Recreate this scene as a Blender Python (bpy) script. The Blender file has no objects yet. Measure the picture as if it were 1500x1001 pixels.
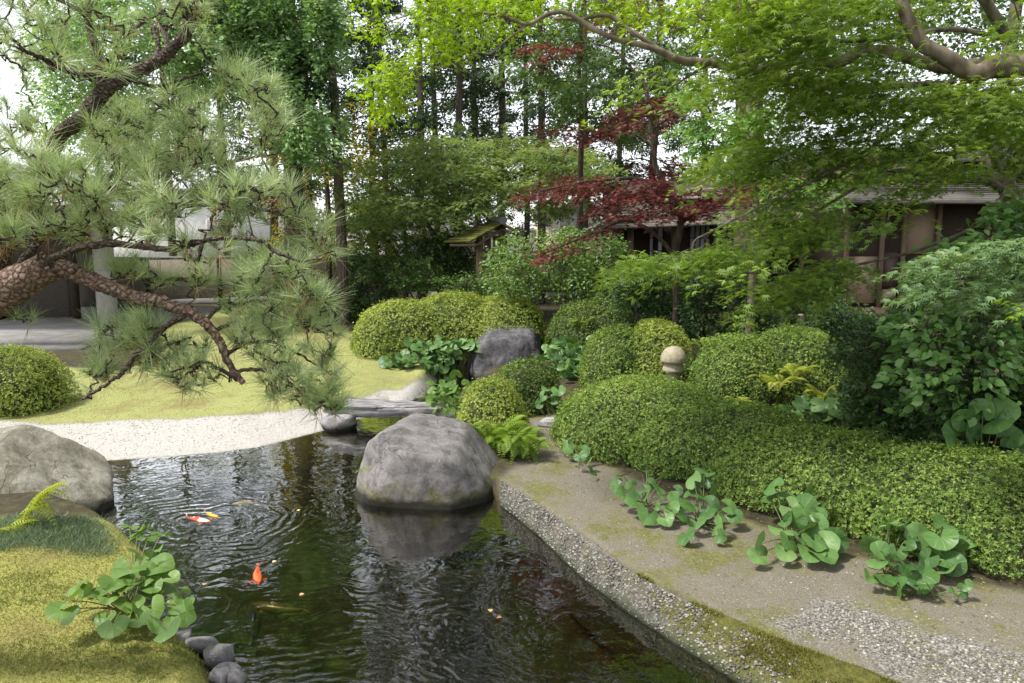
import bpy, math, random
import numpy as np
from mathutils import Vector

random.seed(7)
RNG = np.random.default_rng(7)
SC = bpy.context.scene
COL = SC.collection
pi = math.pi

# ------------------------------------------------------------------ camera, sky, sun, exposure
FPX = 1100.0
PITCH = math.atan((500.5 - 350.0) / FPX)
CAMZ = 2.4
cam_d = bpy.data.cameras.new('camera')
cam_d.sensor_width = 36.0
cam_d.lens = 36.0 * FPX / 1500.0
cam_d.clip_start = 0.05
cam_d.clip_end = 3000
cam = bpy.data.objects.new('camera', cam_d)
COL.objects.link(cam)
cam.location = (0, 0, CAMZ)
cam.rotation_euler = (pi / 2 - PITCH, 0, 0)
SC.camera = cam

SUN_DIR = np.array([-0.50, -0.16, 0.85]); SUN_DIR /= np.linalg.norm(SUN_DIR)
SUN_EL = math.asin(SUN_DIR[2]); SUN_ROT = math.atan2(SUN_DIR[0], SUN_DIR[1])
world = bpy.data.worlds.new('World')
SC.world = world
world.use_nodes = True
wn = world.node_tree
for n in list(wn.nodes):
    wn.nodes.remove(n)
w_out = wn.nodes.new('ShaderNodeOutputWorld')
w_bg = wn.nodes.new('ShaderNodeBackground')
w_sky = wn.nodes.new('ShaderNodeTexSky')
w_sky.sky_type = 'NISHITA'
w_sky.sun_disc = False
w_sky.sun_elevation = SUN_EL
w_sky.sun_rotation = SUN_ROT
w_sky.air_density = 1.0
w_sky.dust_density = 1.2
w_sky.ozone_density = 1.0
w_hsv = wn.nodes.new('ShaderNodeHueSaturation')
w_hsv.inputs['Saturation'].default_value = 0.22
wn.links.new(w_sky.outputs[0], w_hsv.inputs['Color'])
wn.links.new(w_hsv.outputs[0], w_bg.inputs[0])
w_bg.inputs[1].default_value = 0.14
wn.links.new(w_bg.outputs[0], w_out.inputs[0])

sun_d = bpy.data.lights.new('sun', 'SUN')
sun_d.energy = 2.6
sun_d.angle = math.radians(8.0)
sun_d.color = (1.0, 0.955, 0.88)
sun = bpy.data.objects.new('sun', sun_d)
COL.objects.link(sun)
sun.rotation_euler = Vector((-SUN_DIR[0], -SUN_DIR[1], -SUN_DIR[2])).to_track_quat('-Z', 'Y').to_euler()

SC.view_settings.view_transform = 'Standard'
SC.view_settings.look = 'None'
SC.view_settings.gamma = 1
SC.view_settings.exposure = 1.2
SC.cycles.max_bounces = 8
SC.cycles.diffuse_bounces = 3
SC.cycles.glossy_bounces = 3
SC.cycles.transmission_bounces = 5
SC.cycles.transparent_max_bounces = 8

# ------------------------------------------------------------------ pixel <-> world helpers (photo 1500 x 1001)
FWD = np.array([0, math.cos(PITCH), -math.sin(PITCH)])
UPV = np.array([0, math.sin(PITCH), math.cos(PITCH)])

def ray(px, py):
    return np.array([1, 0, 0]) * (px - 750) / FPX + UPV * (500.5 - py) / FPX + FWD

def P(px, py, Y):
    d = ray(px, py)
    return np.array([0, 0, CAMZ]) + d * (Y / d[1])

def G(px, py, z=0.17):
    d = ray(px, py)
    return np.array([0, 0, CAMZ]) + d * ((z - CAMZ) / d[2])

def PP(px, py, Y):
    px = np.asarray(px, float); py = np.asarray(py, float); Y = np.broadcast_to(np.asarray(Y, float), px.shape)
    u = (px - 750) / FPX; v = (500.5 - py) / FPX
    dy = UPV[1] * v + FWD[1]; dz = UPV[2] * v + FWD[2]
    s = Y / dy
    return np.stack([u * s, Y, CAMZ + dz * s], 1)

# ------------------------------------------------------------------ numpy value noise
def _hash(ix, iy, iz, seed):
    h = (ix.astype(np.uint32) * np.uint32(374761393) + iy.astype(np.uint32) * np.uint32(668265263)
         + iz.astype(np.uint32) * np.uint32(2147483647) + np.uint32((seed * 1274126177) & 0xffffffff))
    h = (h ^ (h >> np.uint32(13))) * np.uint32(1274126177)
    h = h ^ (h >> np.uint32(16))
    return (h & np.uint32(0xffff)).astype(np.float64) / 65535.0

def vnoise(p, scale=1.0, seed=0):
    p = np.asarray(p, float) * scale
    i = np.floor(p).astype(np.int64); f = p - i; f = f * f * (3 - 2 * f)
    r = 0
    for dx in (0, 1):
        for dy in (0, 1):
            for dz in (0, 1):
                w = (f[:, 0] if dx else 1 - f[:, 0]) * (f[:, 1] if dy else 1 - f[:, 1]) * (f[:, 2] if dz else 1 - f[:, 2])
                r = r + w * _hash(i[:, 0] + dx, i[:, 1] + dy, i[:, 2] + dz, seed)
    return r * 2 - 1

def fbm(p, scale=1.0, seed=0, oct=4, gain=0.5):
    a = 1.0; s = 0; t = 0
    for o in range(oct):
        s = s + a * vnoise(p, scale * 2 ** o, seed + o * 17); t += a; a *= gain
    return s / t

def sstep(a, b, x):
    t = np.clip((x - a) / (b - a), 0, 1)
    return t * t * (3 - 2 * t)

def inpoly(x, y, poly):
    poly = np.asarray(poly)[:, :2]
    ins = np.zeros(x.shape, bool)
    n = len(poly)
    for i in range(n):
        x1, y1 = poly[i]; x2, y2 = poly[(i + 1) % n]
        c = ((y1 > y) != (y2 > y))
        xi = (x2 - x1) * (y - y1) / (y2 - y1 + 1e-12) + x1
        ins ^= c & (x < xi)
    return ins

def distpoly(x, y, poly, closed=True):
    poly = np.asarray(poly)[:, :2]
    d = np.full(x.shape, 1e9)
    n = len(poly)
    for i in range(n if closed else n - 1):
        a = poly[i]; b = poly[(i + 1) % n]
        ab = b - a
        t = np.clip(((x - a[0]) * ab[0] + (y - a[1]) * ab[1]) / (ab @ ab + 1e-12), 0, 1)
        d = np.minimum(d, np.hypot(x - a[0] - t * ab[0], y - a[1] - t * ab[1]))
    return d

# ------------------------------------------------------------------ mesh helpers
def nrm(v):
    return v / (np.linalg.norm(v, axis=-1, keepdims=True) + 1e-12)

def new_mesh(name, V, Fc, rnd=None, uv=None, smooth=False, col=None):
    """Fc: list of (n,k) int arrays or one array.  rnd: per-face float.  uv: per-vertex."""
    me = bpy.data.meshes.new(name)
    if isinstance(Fc, np.ndarray):
        Fc = [Fc]
    V = np.asarray(V, np.float32)
    loops = np.concatenate([f.reshape(-1) for f in Fc]).astype(np.int32)
    cnt = np.concatenate([np.full(len(f), f.shape[1], np.int32) for f in Fc])
    start = np.concatenate([[0], np.cumsum(cnt)[:-1]]).astype(np.int32)
    me.vertices.add(len(V)); me.vertices.foreach_set('co', V.reshape(-1))
    me.loops.add(len(loops)); me.loops.foreach_set('vertex_index', loops)
    me.polygons.add(len(cnt)); me.polygons.foreach_set('loop_start', start)
    try:
        me.polygons.foreach_set('loop_total', cnt)
    except Exception:
        pass
    if rnd is not None:
        a = me.attributes.new('rnd', 'FLOAT', 'FACE'); a.data.foreach_set('value', np.asarray(rnd, np.float32))
    if uv is not None:
        l = me.uv_layers.new(name='UVMap')
        l.data.foreach_set('uv', np.asarray(uv, np.float32)[loops].reshape(-1))
    if col is not None:
        a = me.attributes.new('mask', 'FLOAT_COLOR', 'POINT'); a.data.foreach_set('color', np.asarray(col, np.float32).reshape(-1))
    me.update(calc_edges=True)
    if smooth:
        me.shade_smooth()
    return me

def link(name, me, mat=None, parent=None):
    o = bpy.data.objects.new(name, me)
    COL.objects.link(o)
    if mat is not None and not me.materials:
        me.materials.append(mat)
    if parent is not None:
        o.parent = parent
    return o

class MB:
    """collects geometry in world space"""
    def __init__(s):
        s.V = []; s.F = {}; s.n = 0; s.R = {}; s.U = []
    def add(s, V, F, rnd=0.5, uv=None):
        V = np.asarray(V, float); F = np.asarray(F)
        k = F.shape[1]
        s.V.append(V); s.F.setdefault(k, []).append(F + s.n)
        s.R.setdefault(k, []).append(np.broadcast_to(np.asarray(rnd, float), (len(F),)))
        s.U.append(np.zeros((len(V), 2)) if uv is None else uv)
        s.n += len(V)
    def box(s, a, b, rot=0, piv=None, rnd=0.5):
        a = np.minimum(a, b), np.maximum(a, b); lo, hi = a
        v = np.array([[lo[0] if i & 1 == 0 else hi[0], lo[1] if i & 2 == 0 else hi[1], lo[2] if i & 4 == 0 else hi[2]] for i in range(8)], float)
        if rot:
            p = np.array(piv if piv is not None else (lo + hi) / 2)
            c, sn = math.cos(rot), math.sin(rot)
            q = v - p
            v = np.stack([q[:, 0] * c - q[:, 1] * sn, q[:, 0] * sn + q[:, 1] * c, q[:, 2]], 1) + p
        s.add(v, [[0, 2, 3, 1], [4, 5, 7, 6], [0, 1, 5, 4], [2, 6, 7, 3], [0, 4, 6, 2], [1, 3, 7, 5]], rnd)
    def tube(s, pts, rad, sides=6, cap=True, rough=0, seed=0):
        pts = np.asarray(pts, float); n = len(pts)
        rad = np.broadcast_to(np.asarray(rad, float), (n,))
        t = nrm(np.gradient(pts, axis=0))
        ref = np.array([0.0, 0, 1]) if abs(t[0][2]) < 0.9 else np.array([1.0, 0, 0])
        u = np.cross(t[0], ref); u /= np.linalg.norm(u)
        V = []
        an = np.arange(sides) * 2 * pi / sides
        for i in range(n):
            u = u - t[i] * (u @ t[i]); u /= (np.linalg.norm(u) + 1e-9)
            w = np.cross(t[i], u)
            V.append(pts[i] + rad[i] * (np.cos(an)[:, None] * u + np.sin(an)[:, None] * w))
        V = np.concatenate(V)
        if rough:
            c = np.repeat(pts, sides, 0)
            k = 1 + rough * fbm(V, 1.2 / max(rad.max(), 1e-3), seed, 3)
            V = c + (V - c) * k[:, None]
        i = np.arange(n - 1)[:, None] * sides; j = np.arange(sides)[None]
        j2 = (j + 1) % sides
        F = np.stack([(i + j), (i + j2), (i + sides + j2), (i + sides + j)], -1).reshape(-1, 4)
        s.add(V, F)
        if cap:
            c = np.array([pts[0], pts[-1]])
            a = np.arange(sides)
            T1 = np.stack([np.full(sides, sides), (a + 1) % sides, a], 1)
            s.add(np.concatenate([V[:sides], c[:1]]), T1)
            s.add(np.concatenate([V[-sides:], c[1:]]), np.stack([np.full(sides, sides), a, (a + 1) % sides], 1))
    def lathe(s, c, prof, sides=24):
        an = np.arange(sides) * 2 * pi / sides
        V = np.concatenate([np.stack([c[0] + r * np.cos(an), c[1] + r * np.sin(an), np.full(sides, c[2] + z)], 1) for r, z in prof])
        n = len(prof)
        i = np.arange(n - 1)[:, None] * sides; j = np.arange(sides)[None]; j2 = (j + 1) % sides
        F = np.stack([(i + j), (i + j2), (i + sides + j2), (i + sides + j)], -1).reshape(-1, 4)
        s.add(V, F)
    def build(s, name, mat, parent=None, smooth=False, label=None):
        V = np.concatenate(s.V)
        off = np.array(parent.location) if parent is not None else 0
        if parent is not None and parent.parent is not None:
            off = np.array(parent.parent.location)
        ks = sorted(s.F)
        Fs = [np.concatenate(s.F[k]) for k in ks]
        R = np.concatenate([np.concatenate(s.R[k]) for k in ks])
        me = new_mesh(name, V - off, Fs, rnd=R, uv=np.concatenate(s.U), smooth=smooth)
        o = link(name, me, mat, parent)
        if label: o['label'] = label
        return o

def thing(name, label, cat, loc=(0, 0, 0), group=None):
    o = bpy.data.objects.new(name, None)
    o.empty_display_size = 0.2
    COL.objects.link(o)
    o.location = tuple(float(c) for c in loc)
    o['label'] = label; o['category'] = cat
    if group: o['group'] = group
    return o

def tag(o, label=None, cat=None, group=None, kind=None):
    if label: o['label'] = label
    if cat: o['category'] = cat
    if group: o['group'] = group
    if kind: o['kind'] = kind
    return o

def dup(root, loc, rotz=0, scale=1, label=None, group=None):
    r = root.copy(); COL.objects.link(r)
    r.location = tuple(float(c) for c in loc); r.rotation_euler = (0, 0, rotz)
    r.scale = (scale,) * 3 if not hasattr(scale, '__len__') else scale
    if label: r['label'] = label
    if group: r['group'] = group
    for ch in list(root.children):
        c = ch.copy(); COL.objects.link(c); c.parent = r
        for g in ch.children:
            d = g.copy(); COL.objects.link(d); d.parent = c
    return r

def recenter(o, base):
    """move a single-mesh thing's origin to its base"""
    b = Vector([float(c) for c in base])
    from mathutils import Matrix
    o.data.transform(Matrix.Translation(-b)); o.location = b
    return o

# ------------------------------------------------------------------ leaf templates (x width, y length, z normal)
T_DIA = (np.array([[0, 0, 0], [-.5, .48, .10], [0, 1, -.08], [.5, .48, .10]]), np.array([[0, 3, 2], [0, 2, 1]]))
T_OVAL = (np.array([[0, 0, 0], [-.42, .25, .07], [-.46, .58, .06], [0, 1, -.12], [.46, .58, .06], [.42, .25, .07], [0, .5, -.03]]),
          np.array([[0, 5, 6], [5, 4, 6], [4, 3, 6], [3, 2, 6], [2, 1, 6], [1, 0, 6]]))
def _star(angles, lens, valley, droop=.18):
    pts = [[0, 0, 0]]
    for i, (a, l) in enumerate(zip(angles, lens)):
        a = math.radians(a)
        pts.append([math.sin(a) * l, math.cos(a) * l, -droop * l])
        if i < len(angles) - 1:
            b = math.radians((angles[i] + angles[i + 1]) / 2)
            pts.append([math.sin(b) * valley, math.cos(b) * valley, 0.03])
    v = np.array(pts)
    m = len(pts) - 1
    return v, np.array([[0, i, i + 1] for i in range(1, m)])
T_MAPLE = _star([-105, -62, -28, 0, 28, 62, 105], [.45, .75, .95, 1.05, .95, .75, .45], .30)
T_MAPLE5 = _star([-80, -38, 0, 38, 80], [.6, .9, 1.05, .9, .6], .38)
T_NEED = (np.array([[-.5, 0, 0], [.5, 0, 0], [0.12, 1, 0], [-0.12, 1, 0]]), np.array([[0, 1, 2], [0, 2, 3]]))
def _lig(n=18):
    V = [[0, 0, 0]]
    a0 = math.radians(24)
    for ring, (rr, zz) in enumerate(((.55, .05), (1.0, -.02))):
        for i in range(n):
            a = -pi / 2 + a0 + (2 * pi - 2 * a0) * i / (n - 1)
            r = rr * (1 + .025 * math.sin(i * 2.4) * ring)
            if i in (0, n - 1): r *= .92
            V.append([r * math.cos(a) * 1.06, r * math.sin(a) * .95 + .25 * rr * 0 , zz + .05 * math.sin(a * 3 + ring)])
    F = []
    for i in range(n - 1):
        F.append([0, 1 + i, 2 + i])
        F.append([1 + i, 1 + n + i, 2 + n + i]); F.append([1 + i, 2 + n + i, 2 + i])
    return np.array(V), np.array(F)
T_LIG = _lig()

def frames(d, n):
    """rotation columns (x, y=d, z~n)"""
    d = nrm(d); x = nrm(np.cross(d, n)); z = np.cross(x, d)
    return np.stack([x, d, z], -1)

def inst(mb, T, pos, d, n, size, width, rnd=None):
    V, F = T
    pos = np.asarray(pos); N = len(pos)
    if N == 0: return
    R = frames(np.broadcast_to(d, (N, 3)), np.broadcast_to(n, (N, 3)))
    size = np.broadcast_to(np.asarray(size, float), (N,)); width = np.broadcast_to(np.asarray(width, float), (N,))
    L = V[None] * np.stack([width, size, size], 1)[:, None, :]
    W = np.einsum('nij,nkj->nki', R, L) + pos[:, None]
    Fa = (F[None] + (np.arange(N) * len(V))[:, None, None]).reshape(-1, F.shape[1])
    if rnd is None: rnd = RNG.random(N)
    mb.add(W.reshape(-1, 3), Fa, np.repeat(rnd, len(F)), np.tile(V[:, :2], (N, 1)))

def rvec(n, r=None):
    return nrm((r or RNG).normal(size=(n, 3)))

# ------------------------------------------------------------------ materials
MATS = {}
def nmat(name):
    m = bpy.data.materials.new(name); m.use_nodes = True
    nt = m.node_tree
    for n in list(nt.nodes): nt.nodes.remove(n)
    out = nt.nodes.new('ShaderNodeOutputMaterial')
    return m, nt, out

def N(nt, t, **kw):
    n = nt.nodes.new(t)
    for k, v in kw.items():
        if k in n.inputs.keys() if hasattr(n.inputs, 'keys') else False:
            n.inputs[k].default_value = v
        else:
            setattr(n, k, v)
    return n

def ramp(nt, fac, stops):
    r = nt.nodes.new('ShaderNodeValToRGB')
    e = r.color_ramp.elements
    while len(e) < len(stops): e.new(0.5)
    for i, (p, c) in enumerate(stops):
        e[i].position = p; e[i].color = (*c, 1) if len(c) == 3 else c
    nt.links.new(fac, r.inputs[0])
    return r.outputs[0]

def noise(nt, scale, detail=4, coord=None, rough=.55, dist=0):
    if coord is None:
        g = nt.nodes.new('ShaderNodeNewGeometry'); coord = g.outputs['Position']
    n = nt.nodes.new('ShaderNodeTexNoise')
    n.inputs['Scale'].default_value = scale; n.inputs['Detail'].default_value = detail
    n.inputs['Roughness'].default_value = rough; n.inputs['Distortion'].default_value = dist
    nt.links.new(coord, n.inputs['Vector'])
    return n.outputs['Fac']

def voro(nt, scale, coord=None, feature='F1', out='Distance', rand=1):
    if coord is None:
        g = nt.nodes.new('ShaderNodeNewGeometry'); coord = g.outputs['Position']
    n = nt.nodes.new('ShaderNodeTexVoronoi'); n.feature = feature
    n.inputs['Scale'].default_value = scale; n.inputs['Randomness'].default_value = rand
    nt.links.new(coord, n.inputs['Vector'])
    return n.outputs[out]

def math_(nt, op, a, b=None, clamp=False):
    m = nt.nodes.new('ShaderNodeMath'); m.operation = op; m.use_clamp = clamp
    for i, v in enumerate((a, b)):
        if v is None: continue
        if isinstance(v, (int, float)): m.inputs[i].default_value = v
        else: nt.links.new(v, m.inputs[i])
    return m.outputs[0]

def mixc(nt, fac, a, b, mode='MIX'):
    m = nt.nodes.new('ShaderNodeMix'); m.data_type = 'RGBA'; m.blend_type = mode
    for idx, v in ((0, fac), (6, a), (7, b)):
        if isinstance(v, (int, float)): m.inputs[idx].default_value = v
        elif isinstance(v, tuple): m.inputs[idx].default_value = (*v, 1) if len(v) == 3 else v
        else: nt.links.new(v, m.inputs[idx])
    return m.outputs[2]

def bump(nt, h, strength=.5, dist=.02, normal=None):
    b = nt.nodes.new('ShaderNodeBump'); b.inputs['Strength'].default_value = strength
    b.inputs['Distance'].default_value = dist
    nt.links.new(h, b.inputs['Height'])
    if normal is not None: nt.links.new(normal, b.inputs['Normal'])
    return b.outputs[0]

def bsdf(nt, out, color, rough=.8, normal=None, spec=.3):
    p = nt.nodes.new('ShaderNodeBsdfPrincipled')
    if isinstance(color, tuple): p.inputs['Base Color'].default_value = (*color, 1)
    else: nt.links.new(color, p.inputs['Base Color'])
    if isinstance(rough, (int, float)): p.inputs['Roughness'].default_value = rough
    else: nt.links.new(rough, p.inputs['Roughness'])
    p.inputs['Specular IOR Level'].default_value = spec
    if normal is not None: nt.links.new(normal, p.inputs['Normal'])
    if out is not None: nt.links.new(p.outputs[0], out.inputs[0])
    return p

def leafmat(name, stops, trans=.35, rough=.45, spec=.4, clump=1.2, tcol=None, vein=False):
    """stops: 3-4 colours over the per-leaf random value"""
    m, nt, out = nmat(name)
    at = nt.nodes.new('ShaderNodeAttribute'); at.attribute_name = 'rnd'
    f = at.outputs['Fac']
    cn = noise(nt, clump, 2)
    f = math_(nt, 'ADD', math_(nt, 'MULTIPLY', f, .75), math_(nt, 'MULTIPLY', math_(nt, 'SUBTRACT', cn, .36), .9), True)
    c = ramp(nt, f, [(i / (len(stops) - 1), s) for i, s in enumerate(stops)])
    nb = None
    if vein:
        uv = nt.nodes.new('ShaderNodeUVMap')
        sp = nt.nodes.new('ShaderNodeSeparateXYZ'); nt.links.new(uv.outputs[0], sp.inputs[0])
        a = math_(nt, 'ARCTAN2', sp.outputs[0], sp.outputs[1])
        w = math_(nt, 'ABSOLUTE', math_(nt, 'SINE', math_(nt, 'MULTIPLY', a, 4.5)))
        w = math_(nt, 'POWER', math_(nt, 'SUBTRACT', 1.0, w), 6)
        c = mixc(nt, math_(nt, 'MULTIPLY', w, .30), c, (stops[-1][0] * 1.35, stops[-1][1] * 1.25, stops[-1][2] * 1.3))
        nb = bump(nt, w, .35, .004)
        nb = bump(nt, noise(nt, 55, 3), .30, .005, nb)
    p = bsdf(nt, None, c, rough, nb, spec)
    t = nt.nodes.new('ShaderNodeBsdfTranslucent')
    tc = mixc(nt, 1.0, c, tcol or (1.35, 1.3, .55), 'MULTIPLY')
    nt.links.new(tc, t.inputs[0])
    mx = nt.nodes.new('ShaderNodeMixShader'); mx.inputs[0].default_value = trans
    nt.links.new(p.outputs[0], mx.inputs[1]); nt.links.new(t.outputs[0], mx.inputs[2])
    nt.links.new(mx.outputs[0], out.inputs[0])
    return m

def barkmat(name, a, b, scale=14, stretch=(1, 1, .3), bstr=.8, lichen=None):
    m, nt, out = nmat(name)
    g = nt.nodes.new('ShaderNodeNewGeometry')
    mp = nt.nodes.new('ShaderNodeMapping'); mp.inputs['Scale'].default_value = stretch
    nt.links.new(g.outputs['Position'], mp.inputs[0])
    v = voro(nt, scale, mp.outputs[0], 'DISTANCE_TO_EDGE')
    n1 = noise(nt, scale * 2.2, 5, mp.outputs[0])
    f = math_(nt, 'MULTIPLY', math_(nt, 'ADD', n1, math_(nt, 'MULTIPLY', v, 1.2)), .9, True)
    c = ramp(nt, f, [(0.15, tuple(x * .35 for x in a)), (.45, a), (.85, b)])
    if lichen:
        ln = noise(nt, 3.2, 4)
        c = mixc(nt, math_(nt, 'MULTIPLY', math_(nt, 'SUBTRACT', ln, .52, True), 5, True), c, lichen)
    h = math_(nt, 'ADD', math_(nt, 'MULTIPLY', v, 1.0, True), math_(nt, 'MULTIPLY', n1, .6))
    bsdf(nt, out, c, .9, bump(nt, h, bstr, .02), .2)
    return m

def plainmat(name, a, b=None, scale=8, rough=.7, bstr=.15, stretch=(1, 1, 1), spec=.3):
    m, nt, out = nmat(name)
    g = nt.nodes.new('ShaderNodeNewGeometry')
    mp = nt.nodes.new('ShaderNodeMapping'); mp.inputs['Scale'].default_value = stretch
    nt.links.new(g.outputs['Position'], mp.inputs[0])
    n1 = noise(nt, scale, 5, mp.outputs[0])
    c = ramp(nt, n1, [(.3, a), (.7, b or tuple(x * 1.25 for x in a))])
    bsdf(nt, out, c, rough, bump(nt, n1, bstr, .01), spec)
    return m
# ================================================================== THE SETTING
E_PX = [(733, 742), (760, 762), (790, 787), (850, 845), (890, 876), (930, 905), (1010, 957), (1085, 1003), (1190, 1065), (1340, 1150)]
C_PX = [(735, 704), (775, 730), (812, 756), (890, 813), (925, 838), (962, 860), (1045, 900), (1150, 946), (1300, 1003), (1500, 1085)]
E_W = np.array([G(x, y, 0.0) for x, y in E_PX])
C_W = np.array([G(x, y, 0.20) for x, y in C_PX])
REST_PX = [(650, 700), (655, 660), (648, 625), (652, 600), (672, 583), (700, 566), (712, 556), (700, 549), (664, 547), (650, 553), (618, 575), (600, 590),
           (560, 603), (490, 627), (440, 640), (380, 655), (320, 663), (250, 669), (125, 677), (40, 690), (20, 730), (90, 752),
           (160, 775), (205, 800), (240, 835), (245, 880), (225, 915), (262, 935), (296, 955), (318, 985), (330, 1003), (320, 1060), (300, 1300)]
REST_W = np.array([G(x, y, 0.0) for x, y in REST_PX])
POND = np.concatenate([C_W[::-1], REST_W, [[0.2, 1.2, 0], [2.4, 1.6, 0]]])[:, :2]

def gh(x, y):
    """ground height far from the pond"""
    return 0.17 + 0.30 * sstep(8, 19, y) + 0.05 * sstep(1.5, 5, x) + 0.10 * sstep(-1.6, -4, x) * (1 - sstep(6, 8, y))

def ground_z(x, y):
    x = np.atleast_1d(np.asarray(x, float)); y = np.atleast_1d(np.asarray(y, float))
    ins = inpoly(x, y, POND)
    d = distpoly(x, y, POND) * np.where(ins, -1, 1)
    right = sstep(-0.6, 0.0, x - (-0.03 + 0.0 * y)) * (1 - sstep(7.0, 7.6, y))
    beach = sstep(7.2, 8.0, y) * (1 - sstep(-2.0, -1.4, x))
    w = 0.22 * (1 - right) * (1 - beach) + 0.06 * right + 1.1 * beach
    H = gh(x, y)
    p = np.stack([x, y, 0 * x], 1)
    H = H + 0.03 * fbm(p, 0.9, 3, 3) + 0.012 * fbm(p, 5, 5, 3)
    out = 0.015 * sstep(0, .1, d) + (H - 0.015) * sstep(0, 1, np.maximum(d, 0) / w) ** 0.8
    bedw = 0.5 + 1.3 * beach
    bed = -0.04 - 0.50 * sstep(0, 1, -d / bedw) - 0.40 * right * sstep(0, .05, -d)
    bed = bed + 0.03 * fbm(p, 2.5, 9, 3)
    return np.where(d > 0, out, bed)

# ---- ground sheet
def axis(lo, hi, step, far):
    a = list(np.arange(lo, hi, step)); s = step
    v = hi
    while v < far: a.append(v); s *= 1.18; v += s
    b = []; s = step; v = lo - s
    while v > -far: b.append(v); s *= 1.18; v -= s
    return np.array(b[::-1] + a)
gx = axis(-6.5, 7.0, 0.035, 900); gy = axis(2.0, 15.5, 0.035, 900)
XX, YY = np.meshgrid(gx, gy)
xf = XX.ravel(); yf = YY.ravel()
gzv = ground_z(xf, yf)
nx, ny = len(gx), len(gy)
ii, jj = np.meshgrid(np.arange(nx - 1), np.arange(ny - 1))
q = (jj * nx + ii).ravel()
GF = np.stack([q, q + 1, q + nx + 1, q + nx], 1)

pj = np.stack([xf, yf, 0 * xf], 1)
jx = xf + 0.10 * fbm(pj, 3, 21, 3); jy = yf + 0.16 * fbm(pj, 3, 22, 3)
def pxpoly(pts, z=0.17): return np.array([G(x, y, z) for x, y in pts])
BEACH = pxpoly([(-200, 622), (60, 628), (200, 625), (300, 619), (380, 613), (440, 605), (500, 594), (560, 575), (600, 566), (640, 548), (668, 545), (660, 562), (600, 590), (520, 605), (485, 640), (380, 675), (125, 700), (-200, 720)], 0.10)
PATH = np.array([G(x, y, .2)[:2] for x, y in [(735, 700), (770, 655), (778, 600), (830, 600), (830, 630), (900, 680), (960, 712), (1060, 745), (1140, 775), (1250, 810), (1420, 850), (1600, 880), (1900, 1200), (1300, 1200)]] + [C_W[9][:2]] + [c[:2] for c in C_W[8::-1]])
GRAVEL_R = pxpoly([(1120, 900), (1210, 865), (1330, 905), (1520, 950), (1800, 1200), (1400, 1100), (1300, 980)], .2)
LAWN = pxpoly([(-300, 622), (60, 620), (200, 617), (300, 610), (430, 600), (560, 575), (640, 545), (600, 535), (520, 520), (505, 490), (470, 455), (300, 470), (160, 500), (245, 530), (180, 550), (90, 545), (-300, 540)], .2)
NEARL = np.array([[c[0], c[1]] for c in pxpoly([(-400, 800), (160, 785), (250, 840), (250, 900), (300, 950), (345, 1001), (345, 1300), (-900, 1300)], .15)])
mb_ = inpoly(jx, jy, BEACH); ml = inpoly(jx, jy, LAWN); mn = inpoly(jx, jy, NEARL)
mp = inpoly(jx, jy, PATH); mg = inpoly(jx, jy, GRAVEL_R)
msk = np.zeros((len(xf), 4)); msk[:, 0] = mb_; msk[:, 1] = (ml & ~mb_) | mn; msk[:, 2] = mp & ~mn; msk[:, 3] = np.where(mg, 1.0, 0.0)
# soft edges
M4 = msk.reshape(ny, nx, 4)
for _ in range(2):
    M4[1:-1, 1:-1] = (M4[1:-1, 1:-1] * 2 + M4[:-2, 1:-1] + M4[2:, 1:-1] + M4[1:-1, :-2] + M4[1:-1, 2:]) / 6
msk = M4.reshape(-1, 4)

m_ground, nt, out = nmat('ground_mat')
at = nt.nodes.new('ShaderNodeAttribute'); at.attribute_name = 'mask'
sp = nt.nodes.new('ShaderNodeSeparateColor'); nt.links.new(at.outputs['Color'], sp.inputs[0])
geo = nt.nodes.new('ShaderNodeNewGeometry'); sz = nt.nodes.new('ShaderNodeSeparateXYZ'); nt.links.new(geo.outputs['Position'], sz.inputs[0])
soil = ramp(nt, noise(nt, 9, 7, rough=.75), [(.3, (.022, .018, .012)), (.5, (.06, .05, .032)), (.62, (.075, .078, .022)), (.78, (.14, .12, .08))])
peb = voro(nt, 95, None, 'F1', 'Color'); pe = nt.nodes.new('ShaderNodeSeparateColor'); nt.links.new(peb, pe.inputs[0])
pebd = voro(nt, 95)
white = ramp(nt, pe.outputs[0], [(0, (.32, .30, .275)), (.5, (.40, .38, .35)), (1, (.47, .45, .42))])
grav = ramp(nt, pe.outputs[1], [(0, (.08, .072, .062)), (.5, (.16, .148, .13)), (1, (.30, .285, .26))])
sand = ramp(nt, noise(nt, 160, 3, rough=.8), [(.3, (.085, .072, .052)), (.5, (.165, .145, .11)), (.72, (.29, .265, .22))])
mossc = ramp(nt, noise(nt, 30, 6, rough=.7), [(.3, (.055, .06, .010)), (.5, (.12, .125, .02)), (.7, (.20, .18, .04))])
lawnA = ramp(nt, noise(nt, 60, 5, rough=.75), [(.28, (.14, .155, .045)), (.5, (.27, .28, .10)), (.72, (.42, .42, .20))])
lawnN = ramp(nt, noise(nt, 60, 5, rough=.75), [(.28, (.12, .13, .028)), (.5, (.25, .25, .065)), (.72, (.39, .37, .14))])
lawnA = mixc(nt, math_(nt, 'MULTIPLY', math_(nt, 'SUBTRACT', sz.outputs[1], 6.5, True), 1.0, True), lawnN, lawnA)
lawnB = ramp(nt, noise(nt, 45, 5, rough=.75), [(.3, (.10, .075, .03)), (.55, (.21, .165, .075)), (.75, (.31, .27, .14))])
ln = noise(nt, 1.3, 4, rough=.6)
lawn = mixc(nt, math_(nt, 'MULTIPLY', math_(nt, 'SUBTRACT', ln, .50, True), 4, True), lawnA, lawnB)
pm = math_(nt, 'MULTIPLY', math_(nt, 'SUBTRACT', noise(nt, 2.6, 5, rough=.65), .47, True), 7, True)
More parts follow.
